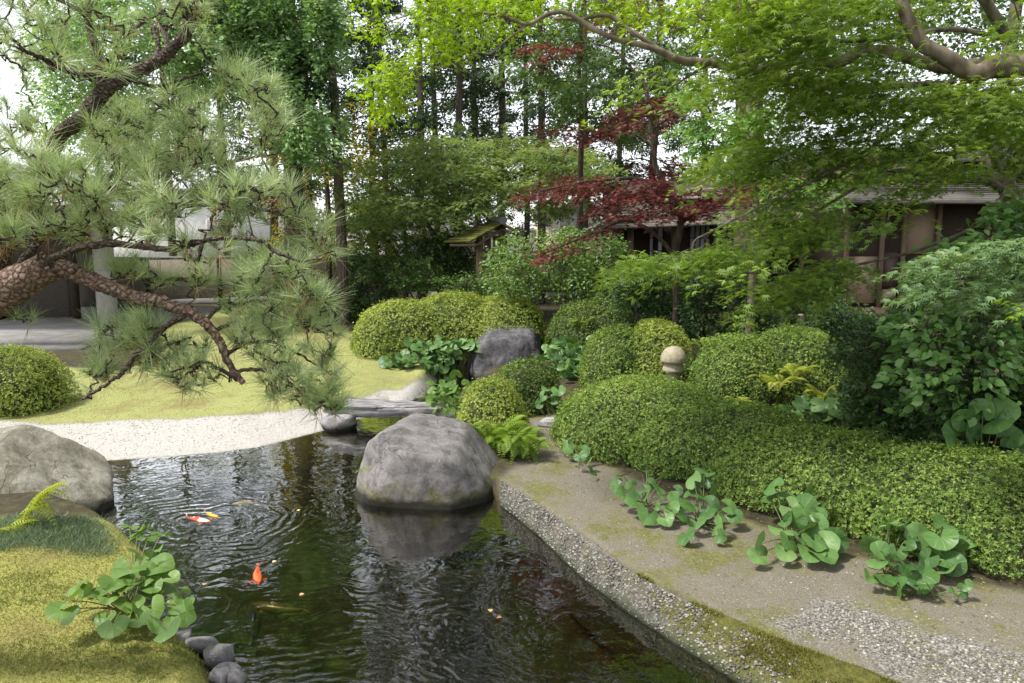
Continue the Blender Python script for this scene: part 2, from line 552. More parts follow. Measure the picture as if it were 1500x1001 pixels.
pathc = mixc(nt, math_(nt, 'MULTIPLY', pm, .75), sand, mossc)
pathc = mixc(nt, math_(nt, 'MULTIPLY', at.outputs['Alpha'], math_(nt, 'MULTIPLY', math_(nt, 'SUBTRACT', noise(nt, 3.2, 6, rough=.7), .40, True), 6, True)), pathc, grav)
stones = math_(nt, 'GREATER_THAN', pe.outputs[2], .86)
pathc = mixc(nt, math_(nt, 'MULTIPLY', stones, .6), pathc, grav)
c = mixc(nt, sp.outputs[2], soil, pathc)
c = mixc(nt, sp.outputs[1], c, lawn)
beachc = mixc(nt, math_(nt, 'MULTIPLY', math_(nt, 'SUBTRACT', noise(nt, 3.1, 4), .62, True), 5, True), white, lawnB)
c = mixc(nt, sp.outputs[0], c, beachc)
# pond bed: brown green silt with flat cobbles
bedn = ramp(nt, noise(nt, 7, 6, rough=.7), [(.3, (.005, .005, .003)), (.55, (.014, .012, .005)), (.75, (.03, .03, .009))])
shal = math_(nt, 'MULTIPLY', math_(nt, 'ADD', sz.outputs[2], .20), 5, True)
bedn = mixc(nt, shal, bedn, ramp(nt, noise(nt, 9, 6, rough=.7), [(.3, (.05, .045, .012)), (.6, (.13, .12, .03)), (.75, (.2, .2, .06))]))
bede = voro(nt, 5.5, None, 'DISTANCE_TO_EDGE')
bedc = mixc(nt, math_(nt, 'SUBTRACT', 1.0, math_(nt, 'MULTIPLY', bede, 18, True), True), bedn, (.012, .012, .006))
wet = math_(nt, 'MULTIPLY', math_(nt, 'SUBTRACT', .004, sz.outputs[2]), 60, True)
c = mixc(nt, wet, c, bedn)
hb = math_(nt, 'ADD', math_(nt, 'MULTIPLY', noise(nt, 120, 4, rough=.8), .8), math_(nt, 'MULTIPLY', pebd, -.9))
nb = bump(nt, hb, .55, .012)
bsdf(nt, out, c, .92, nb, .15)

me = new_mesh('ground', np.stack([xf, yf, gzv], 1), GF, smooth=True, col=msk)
tag(link('ground', me, m_ground), kind='structure')

# ---- water
m_water, nt, out = nmat('water_mat')
geo = nt.nodes.new('ShaderNodeNewGeometry')
def ringwave(cx, cy, k, fall, seed=0):
    sub = nt.nodes.new('ShaderNodeVectorMath'); sub.operation = 'SUBTRACT'; sub.inputs[1].default_value = (cx, cy, 0)
    nt.links.new(geo.outputs['Position'], sub.inputs[0])
    ad = nt.nodes.new('ShaderNodeVectorMath'); ad.operation = 'ADD'
    nv = nt.nodes.new('ShaderNodeTexNoise'); nv.inputs['Scale'].default_value = 2.3; nv.inputs['Detail'].default_value = 3
    nt.links.new(geo.outputs['Position'], nv.inputs['Vector'])
    sc = nt.nodes.new('ShaderNodeVectorMath'); sc.operation = 'SCALE'; sc.inputs['Scale'].default_value = .42
    nt.links.new(nv.outputs['Color'], sc.inputs[0])
    nt.links.new(sub.outputs[0], ad.inputs[0]); nt.links.new(sc.outputs[0], ad.inputs[1])
    ln = nt.nodes.new('ShaderNodeVectorMath'); ln.operation = 'LENGTH'; nt.links.new(ad.outputs[0], ln.inputs[0])
    d = ln.outputs['Value']
    s = math_(nt, 'SINE', math_(nt, 'MULTIPLY', d, k))
    f = math_(nt, 'POWER', 2.718, math_(nt, 'MULTIPLY', math_(nt, 'MULTIPLY', d, d), -1.0 / (fall * fall)))
    return math_(nt, 'MULTIPLY', s, f)
r1 = G(350, 752, 0); r2 = G(585, 960, 0); r3 = G(740, 890, 0)
amp = math_(nt, 'MULTIPLY', math_(nt, 'SUBTRACT', noise(nt, 1.8, 3), .36, True), 4.5, True)
h = math_(nt, 'MULTIPLY', ringwave(r1[0], r1[1], 58, .85), .60)
h = math_(nt, 'ADD', h, math_(nt, 'MULTIPLY', ringwave(r2[0] - .2, r2[1] - .9, 74, 1.25), .55))
h = math_(nt, 'MULTIPLY', h, amp)
h = math_(nt, 'ADD', h, math_(nt, 'MULTIPLY', ringwave(r3[0], r3[1], 70, .30), .6))
h = math_(nt, 'ADD', h, math_(nt, 'MULTIPLY', noise(nt, 3.6, 2, dist=1.0), 1.35))
h = math_(nt, 'ADD', h, math_(nt, 'MULTIPLY', noise(nt, 12, 2, dist=1.5), .10))
wb = bump(nt, h, 1.0, .0042)
fr = nt.nodes.new('ShaderNodeFresnel'); fr.inputs['IOR'].default_value = 1.33; nt.links.new(wb, fr.inputs['Normal'])
gl = nt.nodes.new('ShaderNodeBsdfGlossy'); gl.inputs['Roughness'].default_value = .0; nt.links.new(wb, gl.inputs['Normal'])
gl.inputs['Color'].default_value = (1, 1, 1, 1)
tr = nt.nodes.new('ShaderNodeBsdfTransparent'); tr.inputs[0].default_value = (.72, .71, .48, 1)
mx = nt.nodes.new('ShaderNodeMixShader')
nt.links.new(math_(nt, 'MULTIPLY', fr.outputs[0], 3.0, True), mx.inputs[0])
nt.links.new(tr.outputs[0], mx.inputs[1]); nt.links.new(gl.outputs[0], mx.inputs[2]); nt.links.new(mx.outputs[0], out.inputs[0])
import bmesh
bm = bmesh.new()
ctr = POND.mean(0)
wp = np.concatenate([POND])
vs = [bm.verts.new((p[0], p[1], 0)) for p in wp]
f = bm.faces.new(vs); f.normal_update()
if f.normal.z < 0: f.normal_flip()
# widen the sheet a little under the banks
bmesh.ops.triangulate(bm, faces=bm.faces[:])
me = bpy.data.meshes.new('water'); bm.to_mesh(me); bm.free()
tag(link('water', me, m_water), kind='structure')

# ---- concrete rim of the pond on the right side
m_rim, nt, out = nmat('rim_mat')
pc = voro(nt, 60, None, 'F1', 'Color'); s2 = nt.nodes.new('ShaderNodeSeparateColor'); nt.links.new(pc, s2.inputs[0])
cc = ramp(nt, s2.outputs[0], [(0, (.06, .056, .046)), (.5, (.095, .089, .074)), (.85, (.135, .128, .11)), (1, (.21, .20, .18))])
cc = mixc(nt, math_(nt, 'MULTIPLY', math_(nt, 'SUBTRACT', noise(nt, 3, 4), .45, True), 3, True), cc, (.075, .068, .042))
at = nt.nodes.new('ShaderNodeAttribute'); at.attribute_name = 'mask'
s3 = nt.nodes.new('ShaderNodeSeparateColor'); nt.links.new(at.outputs['Color'], s3.inputs[0])
mo = ramp(nt, noise(nt, 22, 7, rough=.75), [(.3, (.03, .03, .008)), (.5, (.075, .075, .016)), (.72, (.14, .125, .035))])
mfac = math_(nt, 'MULTIPLY', math_(nt, 'SUBTRACT', math_(nt, 'ADD', s3.outputs[0], math_(nt, 'MULTIPLY', noise(nt, 9, 5, rough=.7), .9)), .82, True), 7, True)
cc = mixc(nt, mfac, cc, mo)
mort = mixc(nt, math_(nt, 'MULTIPLY', s3.outputs[1], .8), cc, (.13, .12, .10))
cc = mixc(nt, math_(nt, 'SUBTRACT', 1.0, mfac), cc, mort)
gsz = nt.nodes.new('ShaderNodeSeparateXYZ'); gg_ = nt.nodes.new('ShaderNodeNewGeometry'); nt.links.new(gg_.outputs['Position'], gsz.inputs[0])
alg = math_(nt, 'MULTIPLY', math_(nt, 'SUBTRACT', math_(nt, 'ADD', .05, math_(nt, 'MULTIPLY', noise(nt, 8, 4), .12)), gsz.outputs[2], True), 9, True)
cc = mixc(nt, math_(nt, 'MULTIPLY', alg, .8), cc, (.055, .07, .035))
wetl = s3.outputs[2]
cc = mixc(nt, math_(nt, 'MULTIPLY', wetl, .95), cc, (.012, .014, .008))
hb = math_(nt, 'ADD', math_(nt, 'MULTIPLY', voro(nt, 60), -1.0), noise(nt, 60, 3))
bsdf(nt, out, cc, .85, bump(nt, hb, .5, .012), .2)
def resample(pl, n):
    pl = np.asarray(pl); s = np.concatenate([[0], np.cumsum(np.linalg.norm(np.diff(pl, axis=0), axis=1))])
    # smooth via catmull-like interpolation on dense linear + smoothing
    t = np.linspace(0, s[-1], n)
    r = np.stack([np.interp(t, s, pl[:, k]) for k in range(pl.shape[1])], 1)
    for _ in range(max(2, n // 40)):
        r[1:-1] = (r[:-2] + r[1:-1] * 2 + r[2:]) / 4
    return r
NR = 420
Er = resample(E_W, NR); Cr = resample(C_W, NR)
prof = [(-.35, -.30), (-.12, -.10), (0, 0), (.10, .045), (.22, .085), (.36, .125), (.5, .16), (.64, .185), (.76, .20), (.84, .206), (.9, .213), (.96, .214), (1.02, .212), (1.08, .204), (1.14, .185), (1.22, .14), (1.3, .02)]
V = []; K = []
for i in range(NR):
    a = Er[i].copy(); b = Cr[i].copy(); a[2] = 0; b[2] = 0
    for t, z in prof:
        p = a + (b - a) * t; p[2] = z
        V.append(p)
        u = i / NR
        K.append([.15 + .55 * float(sstep(.50, .78, u)) + (.22 if .3 < t < .8 else 0) * (u > .35) + (.15 if t > .85 and u > .6 else 0),
                  1.0 if .84 < t < 1.1 else 0, float(z < .03), 1])
V = np.array(V); K = np.array(K)
V[:, 2] += (.014 * fbm(V, 6, 41, 3) + .010 * fbm(V, 28, 42, 3) + .03 * np.maximum(0, fbm(V, 5, 44, 2)) * (K[:, 0] > .6)) * (V[:, 2] > .01)
V[:, 0] += .012 * fbm(V, 9, 43, 3)
np_ = len(prof)
i = np.arange(NR - 1)[:, None] * np_; j = np.arange(np_ - 1)[None]
F = np.stack([i + j, i + j + 1, i + np_ + j + 1, i + np_ + j], -1).reshape(-1, 4)
tag(link('pond_kerb', new_mesh('pond_kerb', V, F, smooth=True, col=K), m_rim), kind='structure')

def gz(x, y): return float(ground_z(x, y)[0])
def GP(px, py):
    """point on the actual ground seen at a photo pixel"""
    z = .17
    for _ in range(6):
        p = G(px, py, z); z = .5 * z + .5 * max(gz(p[0], p[1]), 0)
    p = G(px, py, z)
    return p
# ================================================================== ROCKS
def rockmat(name, stops, moss=0, lich=.0, bs=.6, streak=(1, 1, 1), mossz=0.0):
    m, nt, out = nmat(name)
    g = nt.nodes.new('ShaderNodeNewGeometry')
    mp = nt.nodes.new('ShaderNodeMapping'); mp.inputs['Scale'].default_value = streak
    nt.links.new(g.outputs['Position'], mp.inputs[0])
    n1 = noise(nt, 5, 8, mp.outputs[0], rough=.62, dist=.4)
    n2 = math_(nt, 'ADD', math_(nt, 'MULTIPLY', noise(nt, 30, 8, mp.outputs[0], rough=.8), .7), math_(nt, 'MULTIPLY', noise(nt, 120, 4, rough=.8), .3))
    f = math_(nt, 'ADD', math_(nt, 'MULTIPLY', n1, .6), math_(nt, 'MULTIPLY', n2, .4))
    c = ramp(nt, f, [(i * .20 / (len(stops) - 1) + .40, s) for i, s in enumerate(stops)])
    if lich:
        l = voro(nt, 26, mp.outputs[0]); l = math_(nt, 'MULTIPLY', math_(nt, 'SUBTRACT', .22, l, True), 6, True)
        l = math_(nt, 'MULTIPLY', l, math_(nt, 'MULTIPLY', math_(nt, 'SUBTRACT', noise(nt, 4, 4), .5, True), 6, True))
        c = mixc(nt, math_(nt, 'MULTIPLY', l, lich), c, (.50, .49, .44))
    # moss and dark damp low down, with a ragged edge
    sz = nt.nodes.new('ShaderNodeSeparateXYZ'); nt.links.new(g.outputs['Position'], sz.inputs[0])
    if moss:
        zz = math_(nt, 'SUBTRACT', mossz, sz.outputs[2])
        a = math_(nt, 'ADD', math_(nt, 'MULTIPLY', zz, 3.0), math_(nt, 'MULTIPLY', math_(nt, 'SUBTRACT', noise(nt, 6, 6, rough=.7), .45), 3.2))
        mc = ramp(nt, noise(nt, 40, 5, rough=.7), [(.3, (.035, .035, .008)), (.55, (.10, .095, .02)), (.75, (.16, .15, .045))])
        c = mixc(nt, math_(nt, 'MULTIPLY', math_(nt, 'MULTIPLY', a, 1.2, True), moss), c, mc)
        wt = math_(nt, 'MULTIPLY', math_(nt, 'SUBTRACT', math_(nt, 'ADD', .02, math_(nt, 'MULTIPLY', noise(nt, 5, 5), .17)), sz.outputs[2]), 16, True)
        c = mixc(nt, wt, c, (.018, .017, .012))
    dv = nt.nodes.new('ShaderNodeTexNoise'); dv.inputs['Scale'].default_value = 6; dv.inputs['Detail'].default_value = 6; nt.links.new(mp.outputs[0], dv.inputs['Vector'])
    dm = nt.nodes.new('ShaderNodeVectorMath'); dm.operation = 'MULTIPLY_ADD'; nt.links.new(dv.outputs['Color'], dm.inputs[0]); dm.inputs[1].default_value = (.35, .35, .35); nt.links.new(mp.outputs[0], dm.inputs[2])
    cr = voro(nt, 3.4, dm.outputs[0], 'DISTANCE_TO_EDGE')
    crk = math_(nt, 'SUBTRACT', 1.0, math_(nt, 'MULTIPLY', cr, 40, True))
    crk = math_(nt, 'MULTIPLY', crk, math_(nt, 'MULTIPLY', math_(nt, 'SUBTRACT', noise(nt, 2.2, 3), .5, True), 8, True))
    c = mixc(nt, math_(nt, 'MULTIPLY', crk, .45), c, tuple(x * .4 for x in stops[0]))
    h = math_(nt, 'SUBTRACT', math_(nt, 'ADD', math_(nt, 'MULTIPLY', n1, 1.6), math_(nt, 'MULTIPLY', n2, .7)), math_(nt, 'MULTIPLY', crk, .6))
    bsdf(nt, out, c, .85, bump(nt, h, bs, .03), .25)
    return m

R_GREY = rockmat('rock_grey', [(.085, .078, .078), (.165, .153, .15), (.245, .23, .225)], moss=1.0, lich=.7, mossz=.17)
R_DARK = rockmat('rock_dark', [(.045, .044, .048), (.095, .09, .098), (.17, .165, .17)], moss=.5, lich=.8, mossz=.12)
R_PALE = rockmat('rock_pale', [(.12, .112, .082), (.225, .212, .165), (.34, .325, .27)], moss=.3, lich=.3, bs=.9, streak=(1, 1, .6), mossz=0)
R_SLAB = rockmat('rock_slab', [(.09, .085, .085), (.24, .23, .235), (.42, .41, .41)], moss=.35, lich=.4, bs=1.0, streak=(.35, 2.2, 5), mossz=.03)
R_EDGE = rockmat('rock_edge', [(.11, .105, .105), (.21, .20, .205), (.33, .32, .32)], moss=.3, lich=.5, mossz=0)

_ico = {}
def ico(lv):
    if lv not in _ico:
        bm = bmesh.new(); bmesh.ops.create_icosphere(bm, subdivisions=lv, radius=1)
        V = np.array([v.co[:] for v in bm.verts]); F = np.array([[v.index for v in f.verts] for f in bm.faces]); bm.free()
        _ico[lv] = (V, F)
    return _ico[lv]

def rock_mesh(size, planes, seed, lv=5, k=14, amp=.05, sc=2.2, rot=0):
    V, F = ico(lv)
    n = nrm(V)
    acc = 0.78 ** k * np.ones(len(n))
    for (a, b, c, d) in planes:
        pn = np.array([a, b, c], float); pn /= np.linalg.norm(pn)
        acc = acc + (np.maximum(n @ pn, 0) / d) ** k
    r = acc ** (-1 / k)
    v = n * r[:, None]
    v = v * (1 + amp * fbm(v, sc, seed, 5, .55) + amp * .45 * np.abs(fbm(v, sc * 3, seed + 5, 4)))[:, None]
    v = v * np.array(size)
    c, s = math.cos(rot), math.sin(rot)
    v = np.stack([v[:, 0] * c - v[:, 1] * s, v[:, 0] * s + v[:, 1] * c, v[:, 2]], 1)
    return v, F

def rock(name, label, cat, loc, size, mat, seed=0, planes=None, group=None, lv=4, amp=.06, rot=0, k=14, sc=2.2):
    if planes is None:
        r = np.random.default_rng(seed + 100)
        planes = [(*r.normal(size=3), r.uniform(.62, .95)) for _ in range(16)] + [(r.normal() * .15, r.normal() * .15, 1, .6)]
    v, F = rock_mesh(size, planes, seed, lv, k, amp, sc, rot)
    o = link(name, new_mesh(name, v, F, smooth=True), mat)
    o.location = tuple(float(c) for c in loc)
    tag(o, label, cat, group)
    return o

# boulder standing in the pond
b = P(626, 700, 6.95)
rock('boulder', 'big grey flat topped boulder rising out of the pond, mossy at its waterline', 'boulder',
     (b[0] + .01, 7.0, .06), (.69, .60, .72), R_GREY, 3,
     [(.17, -.13, 1, .70), (.70, -.12, .62, .76), (-.75, -.55, .3, .96), (-1, .1, .15, .93), (1, -.25, .28, .93), (.75, -.9, .1, .97), (-.1, -1, .0, .90), (.6, .2, .9, 1.0), (-.55, .1, .95, .92), (.1, 1, .2, .9), (-.45, -1, -.3, .92)],
     lv=6, amp=.055, k=30)
# far dark boulder at the head of the stream
b = P(744, 520, 13.0)
rock('boulder', 'dark rounded boulder with a cleft among leopard plants at the head of the stream', 'boulder',
     (b[0], 13.1, .22), (.70, .60, .80), R_DARK, 11,
     [(-.75, -.1, .62, .88), (.05, -.15, 1, .74), (.9, -.1, .45, .88), (1, 0, -.05, .93), (-1, -.2, .1, .95), (0, -1, .25, .9), (.5, -.9, .35, .86)], lv=6, amp=.09, k=16)
# left pale rock
b = P(50, 720, 6.3)
rock('boulder', 'tall pale grey craggy rock at the left bank behind a fern', 'boulder',
     (b[0] - .30, 6.45, .0), (.86, .52, .66), R_PALE, 29,
     [(-.25, -.22, 1, .90), (.62, -.1, .72, .70), (.15, -.8, .6, .80), (-.35, -.7, .62, .78), (.55, -.85, -.05, .82), (.5, -.5, .7, .84), (.95, -.3, .28, .84), (-.3, -1, .12, .80), (.35, -1, .2, .84), (-.8, -.1, .7, .88), (1, .3, -.1, .97), (.2, -.6, .8, .9)], lv=6, amp=.07, k=44, sc=2.6)

# stone slab bridge
def slab():
    nxs, nys = 120, 30
    L, Wd = 1.62, .46
    V = []; F = []
    u = np.linspace(0, 1, nxs)
    an = np.linspace(0, 2 * pi, nys, endpoint=False)
    cs, sn = np.cos(an), np.sin(an)
    for i in range(nxs):
        t = u[i]
        endt = min(1, (t / .05) ** .5, ((1 - t) / .04) ** .5) if 0 < t < 1 else .02
        wd = Wd * (.80 + .2 * math.sin(t * 3 + .6)) * (.35 + .65 * endt); th = (.20 - .07 * t + .02 * math.sin(t * 7)) * (.25 + .75 * endt)
        y = np.sign(cs) * np.abs(cs) ** .45 * wd / 2; z = np.sign(sn) * np.abs(sn) ** .5 * th / 2
        z = z - .02 * t - .03 * (t < .25) * (.25 - t) * 4 * (sn < 0)
        V.append(np.stack([np.full(nys, (t - .5) * L), y, z], 1))
    V = np.concatenate(V)
    ph = V * np.array([.6, 3, 9])
    V[:, 1] += .035 * fbm(ph, 1.4, 61, 4); V[:, 2] += .016 * fbm(V * np.array([1, 1, .2]), 5, 62, 4)
    V[:, 1] += .018 * np.sign(vnoise(V * np.array([.5, .5, 26]), 1.0, 66))
    i = np.arange(nxs - 1)[:, None] * nys; j = np.arange(nys)[None]; j2 = (j + 1) % nys
    F = np.stack([i + j, i + j2, i + nys + j2, i + nys + j], -1).reshape(-1, 4)
    return V, F
V, F = slab()
o = link('stone_bridge', new_mesh('stone_bridge', V, F, smooth=True), R_SLAB)
b = P(571, 597, 9.45); o.location = (b[0] + .01, 9.5, b[2] - .015); o.rotation_euler = (0, math.radians(-.5), math.radians(-2))
tag(o, 'long weathered grey stone slab bridging the narrow neck of the pond', 'stone bridge')
for i, (px, py, Y, s, lb) in enumerate([(503, 612, 9.35, (.23, .22, .16), 'low dark stone carrying the left end of the slab bridge'),
                                         (666, 606, 9.4, (.20, .2, .17), 'stone carrying the right end of the slab bridge beside the azalea')]):
    q = P(px, py, Y); rock('support_stone', lb, 'stone', (q[0], Y, q[2] - .03), s, R_EDGE, 31 + i)
q = GP(802, 626)
rock('stepping_stone', 'pale layered stone on the path between the clipped azaleas', 'stone', (q[0] + .03, q[1] + .1, q[2] + .02), (.19, .16, .11), R_SLAB, 41)
for i, (px, py, Y, s, lb) in enumerate([
        (1262, 640, 7.9, (.24, .2, .30), 'rough grey stone showing between leopard plants and dark shrubs'),
        (1330, 600, 8.4, (.30, .2, .24), 'grey stone half hidden under the dark lobed shrub')]):
    q = P(px, py, Y); rock('garden_stone', lb, 'stone', (q[0], Y, q[2] - .05), s, R_DARK, 51 + i)
# edging stones of the near lawn
edge = [(150, 926, .085, .055, 'small grey stone under the leopard plant leaves, leftmost of the pond edging'),
        (188, 938, .080, .045, 'flat grey edging stone second from the leopard plant'),
        (203, 938, .090, .05, 'rounded grey edging stone just left of the long flat one'),
        (248, 941, .130, .05, 'long flat grey edging stone in the middle of the row'),
        (290, 948, .085, .06, 'mossy edging stone at the bend of the bank'),
        (311, 968, .090, .12, 'tallest grey edging stone at the bend of the bank'),
        (318, 993, .085, .075, 'broad grey edging stone at the bottom of the photo'),
        (335, 998, .060, .065, 'small dark stone in the water beside the lowest edging stone')]
for i, (px, py, s, h, lb) in enumerate(edge):
    q = G(px, py, .07)
    rock('edging_stone', lb, 'stone', (q[0] + .03, q[1] + .02, .075), (s * 1.1, s * .85, h * 1.1), R_EDGE, 70 + i, group='stones edging the near lawn', rot=i * .7)
rock('edging_stone', 'dark wet stone in the water under the leopard plant', 'stone', (*G(205, 880, .1)[:2], .08), (.12, .1, .14), R_DARK, 92, group='stones edging the near lawn')

# ================================================================== KOI
def koimat(name, base, patch=None, thr=.5, seed=0, scale=9, a2=None):
    m, nt, out = nmat(name)
    tc = nt.nodes.new('ShaderNodeTexCoord')
    c = base
    if patch:
        mp = nt.nodes.new('ShaderNodeMapping'); mp.inputs['Location'].default_value = (seed, seed, 0)
        nt.links.new(tc.outputs['Object'], mp.inputs[0])
        n = noise(nt, scale, 1, mp.outputs[0])
        c = mixc(nt, math_(nt, 'MULTIPLY', math_(nt, 'SUBTRACT', n, thr, True), 25, True), base, patch)
    v = voro(nt, 120, tc.outputs['Object'])
    bsdf(nt, out, c, .3, bump(nt, v, .2, .002), .5)
    return m
def koi(label, px, py, L, head, mat, z=-.035, bend=.25, g='koi swimming in the pond'):
    """head: heading angle in world XY"""
    q = G(px, py, 0)
    root = thing('koi', label, 'fish', (q[0], q[1], z), g)
    prof = [(0, .010, .010), (.03, .030, .028), (.08, .052, .050), (.15, .070, .068), (.25, .084, .085), (.36, .088, .092), (.48, .078, .086), (.6, .060, .068), (.72, .040, .050), (.82, .024, .036), (.88, .018, .03)]
    S = 12; an = np.arange(S) * 2 * pi / S
    def spine(t):
        x = (.45 - t) * L; y = bend * L * max(0, t - .3) ** 2
        return x, y
    V = []
    for t, w, h in prof:
        x, y = spine(t)
        V.append(np.stack([np.full(S, x), y + w * L * np.cos(an), h * L * np.sin(an) * .9], 1))
    V = np.concatenate(V); n = len(prof)
    i = np.arange(n - 1)[:, None] * S; j = np.arange(S)[None]; j2 = (j + 1) % S
    F = np.stack([i + j, i + j2, i + S + j2, i + S + j], -1).reshape(-1, 4)
    c, s = math.cos(head), math.sin(head)
    def W(v):
        v = np.asarray(v, float); return np.stack([v[:, 0] * c - v[:, 1] * s, v[:, 0] * s + v[:, 1] * c, v[:, 2]], 1)
    me = new_mesh('body', W(V), [np.arange(S)[None][:, ::-1].reshape(1, S), F, (np.arange(S) + (n - 1) * S).reshape(1, S)], smooth=True)
    link('body', me, mat, root)
    def fin(name, P_):
        v = W(P_); k = len(v)
        T = .0015
        vv = np.concatenate([v + [0, 0, T], v - [0, 0, T]])
        f = [np.array([[0, a, a + 1] for a in range(1, k - 1)]), np.array([[k, k + a + 1, k + a] for a in range(1, k - 1)])]
        link(name, new_mesh(name, vv, np.concatenate(f)), mat, root)
    tx, ty = spine(.86)
    fin('tail_fin', [(tx, ty, 0), (tx - .05 * L, ty + .05 * L, .01), (tx - .17 * L, ty + .11 * L + bend * .1 * L, .015), (tx - .11 * L, ty + .03 * L, 0), (tx - .19 * L, ty - .03 * L, -.01), (tx - .05 * L, ty - .045 * L, 0)])
    for sd in (-1, 1):
        x, y = spine(.22)
        fin('pectoral_fin', [(x, y + sd * .07 * L, -.02 * L), (x - .02 * L, y + sd * .16 * L, -.03 * L), (x - .09 * L, y + sd * .18 * L, -.03 * L), (x - .09 * L, y + sd * .09 * L, -.02 * L)])
    x0, y0 = spine(.35); x1, y1 = spine(.65)
    link('dorsal_fin', new_mesh('dorsal_fin', W([(x0, y0 - .003, .07 * L), (x0 - .05 * L, y0, .12 * L), (x1, y1, .075 * L), (x1, y1 + .003, .05 * L), (x0, y0 + .003, .07 * L)]), np.array([[0, 1, 2], [0, 2, 3], [4, 2, 1], [4, 3, 2]])), mat, root)
    for sd in (-1, 1):
        x, y = spine(.07)
        v, f = ico(1); link('eye', new_mesh('eye', W(v * .008 * L + [x, y + sd * .046 * L, .012]), f, smooth=True), KOI_K, root)
    return root
KOI_R = koimat('koi_red_white', (.80, .05, .02), (.75, .68, .6), .56, 3, 9)
KOI_Y = koimat('koi_yellow', (.85, .42, .03), (.8, .5, .1), .6)
KOI_O = koimat('koi_orange', (.80, .10, .02))
KOI_P = koimat('koi_pale', (.62, .50, .36))
KOI_K = koimat('koi_black', (.012, .014, .018))
KOI_B = koimat('koi_bronze', (.075, .055, .018))
koi('red koi with white patches swimming beside the yellow one', 290, 761, .33, -.35, KOI_R, z=-.012)
koi('bright yellow koi touching the red and white one', 308, 754, .26, -.45, KOI_Y, bend=.5, z=-.014)
koi('orange red koi alone with its head towards the near bank', 376, 840, .38, -1.15, KOI_O, z=-.015)
koi('pale cream koi farthest from the near bank', 360, 733, .26, 3.3, KOI_P, z=-.03)
koi('large black koi deep beside the bronze one', 372, 906, .60, 2.0, KOI_K, z=-.05)
koi('dull bronze koi curving beside the large black one', 402, 884, .42, 2.75, KOI_B, bend=-.4, z=-.04)

# fallen leaves on the water
M_FALL = leafmat('fallen_leaf', [(.35, .16, .06), (.55, .40, .2), (.6, .5, .3)], .1)
for i, (px, py) in enumerate([(298, 858), (404, 822), (445, 870), (718, 893), (440, 748), (735, 905)]):
    q = G(px, py, 0.003); mb = MB()
    inst(mb, T_OVAL, [q + [0, 0, .004]], rvec(1) * [1, 1, 0], [[0, 0, 1]], .035, .035)
    tag(mb.build('fallen_leaf', M_FALL), 'small pale fallen leaf floating on the pond', 'leaf', 'fallen leaves afloat on the pond')

# ================================================================== CLIPPED SHRUBS
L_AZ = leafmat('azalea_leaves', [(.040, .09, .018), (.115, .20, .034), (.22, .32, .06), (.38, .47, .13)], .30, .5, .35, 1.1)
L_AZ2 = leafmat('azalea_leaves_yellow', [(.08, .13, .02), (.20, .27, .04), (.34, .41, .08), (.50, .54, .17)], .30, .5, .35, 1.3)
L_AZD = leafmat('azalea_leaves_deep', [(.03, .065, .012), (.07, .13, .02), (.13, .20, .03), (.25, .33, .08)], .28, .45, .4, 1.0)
M_TWIG_SHADE = plainmat('shaded_twig_core', (.022, .032, .010), (.05, .062, .02), 40, .9, .8)  # inner twig mass, coloured darker to stand for shade between the leaves
M_TWIGL = plainmat('twig_brown', (.07, .05, .035), (.14, .11, .08), 30, .9, .4)
M_PINK = leafmat('azalea_flower', [(.55, .02, .10), (.75, .06, .20)], .3)

def mound_from_px(pxL, pxR, pyT, Yc, b, rot=0):
    L = P(pxL, pyT + 40, Yc); R = P(pxR, pyT + 40, Yc); T = P((pxL + pxR) / 2, pyT, Yc)
    cx = (L[0] + R[0]) / 2; z0 = gz(cx, Yc)
    return dict(c=(cx, Yc, z0 - .05), r=((R[0] - L[0]) / 2, b, T[2] - z0 + .05), rot=rot)

PEXP = 2.5
def se_r(n, m):
    r = np.array(m['r'])
    c, s = math.cos(m['rot']), math.sin(m['rot'])
    l = np.stack([n[:, 0] * c + n[:, 1] * s, -n[:, 0] * s + n[:, 1] * c, n[:, 2]], 1)
    q = (np.abs(l / r) ** PEXP).sum(1) ** (1 / PEXP)
    g = np.sign(l) * np.abs(l / r) ** (PEXP - 1) / r
    g = np.stack([g[:, 0] * c - g[:, 1] * s, g[:, 0] * s + g[:, 1] * c, g[:, 2]], 1)
    return q, nrm(g)

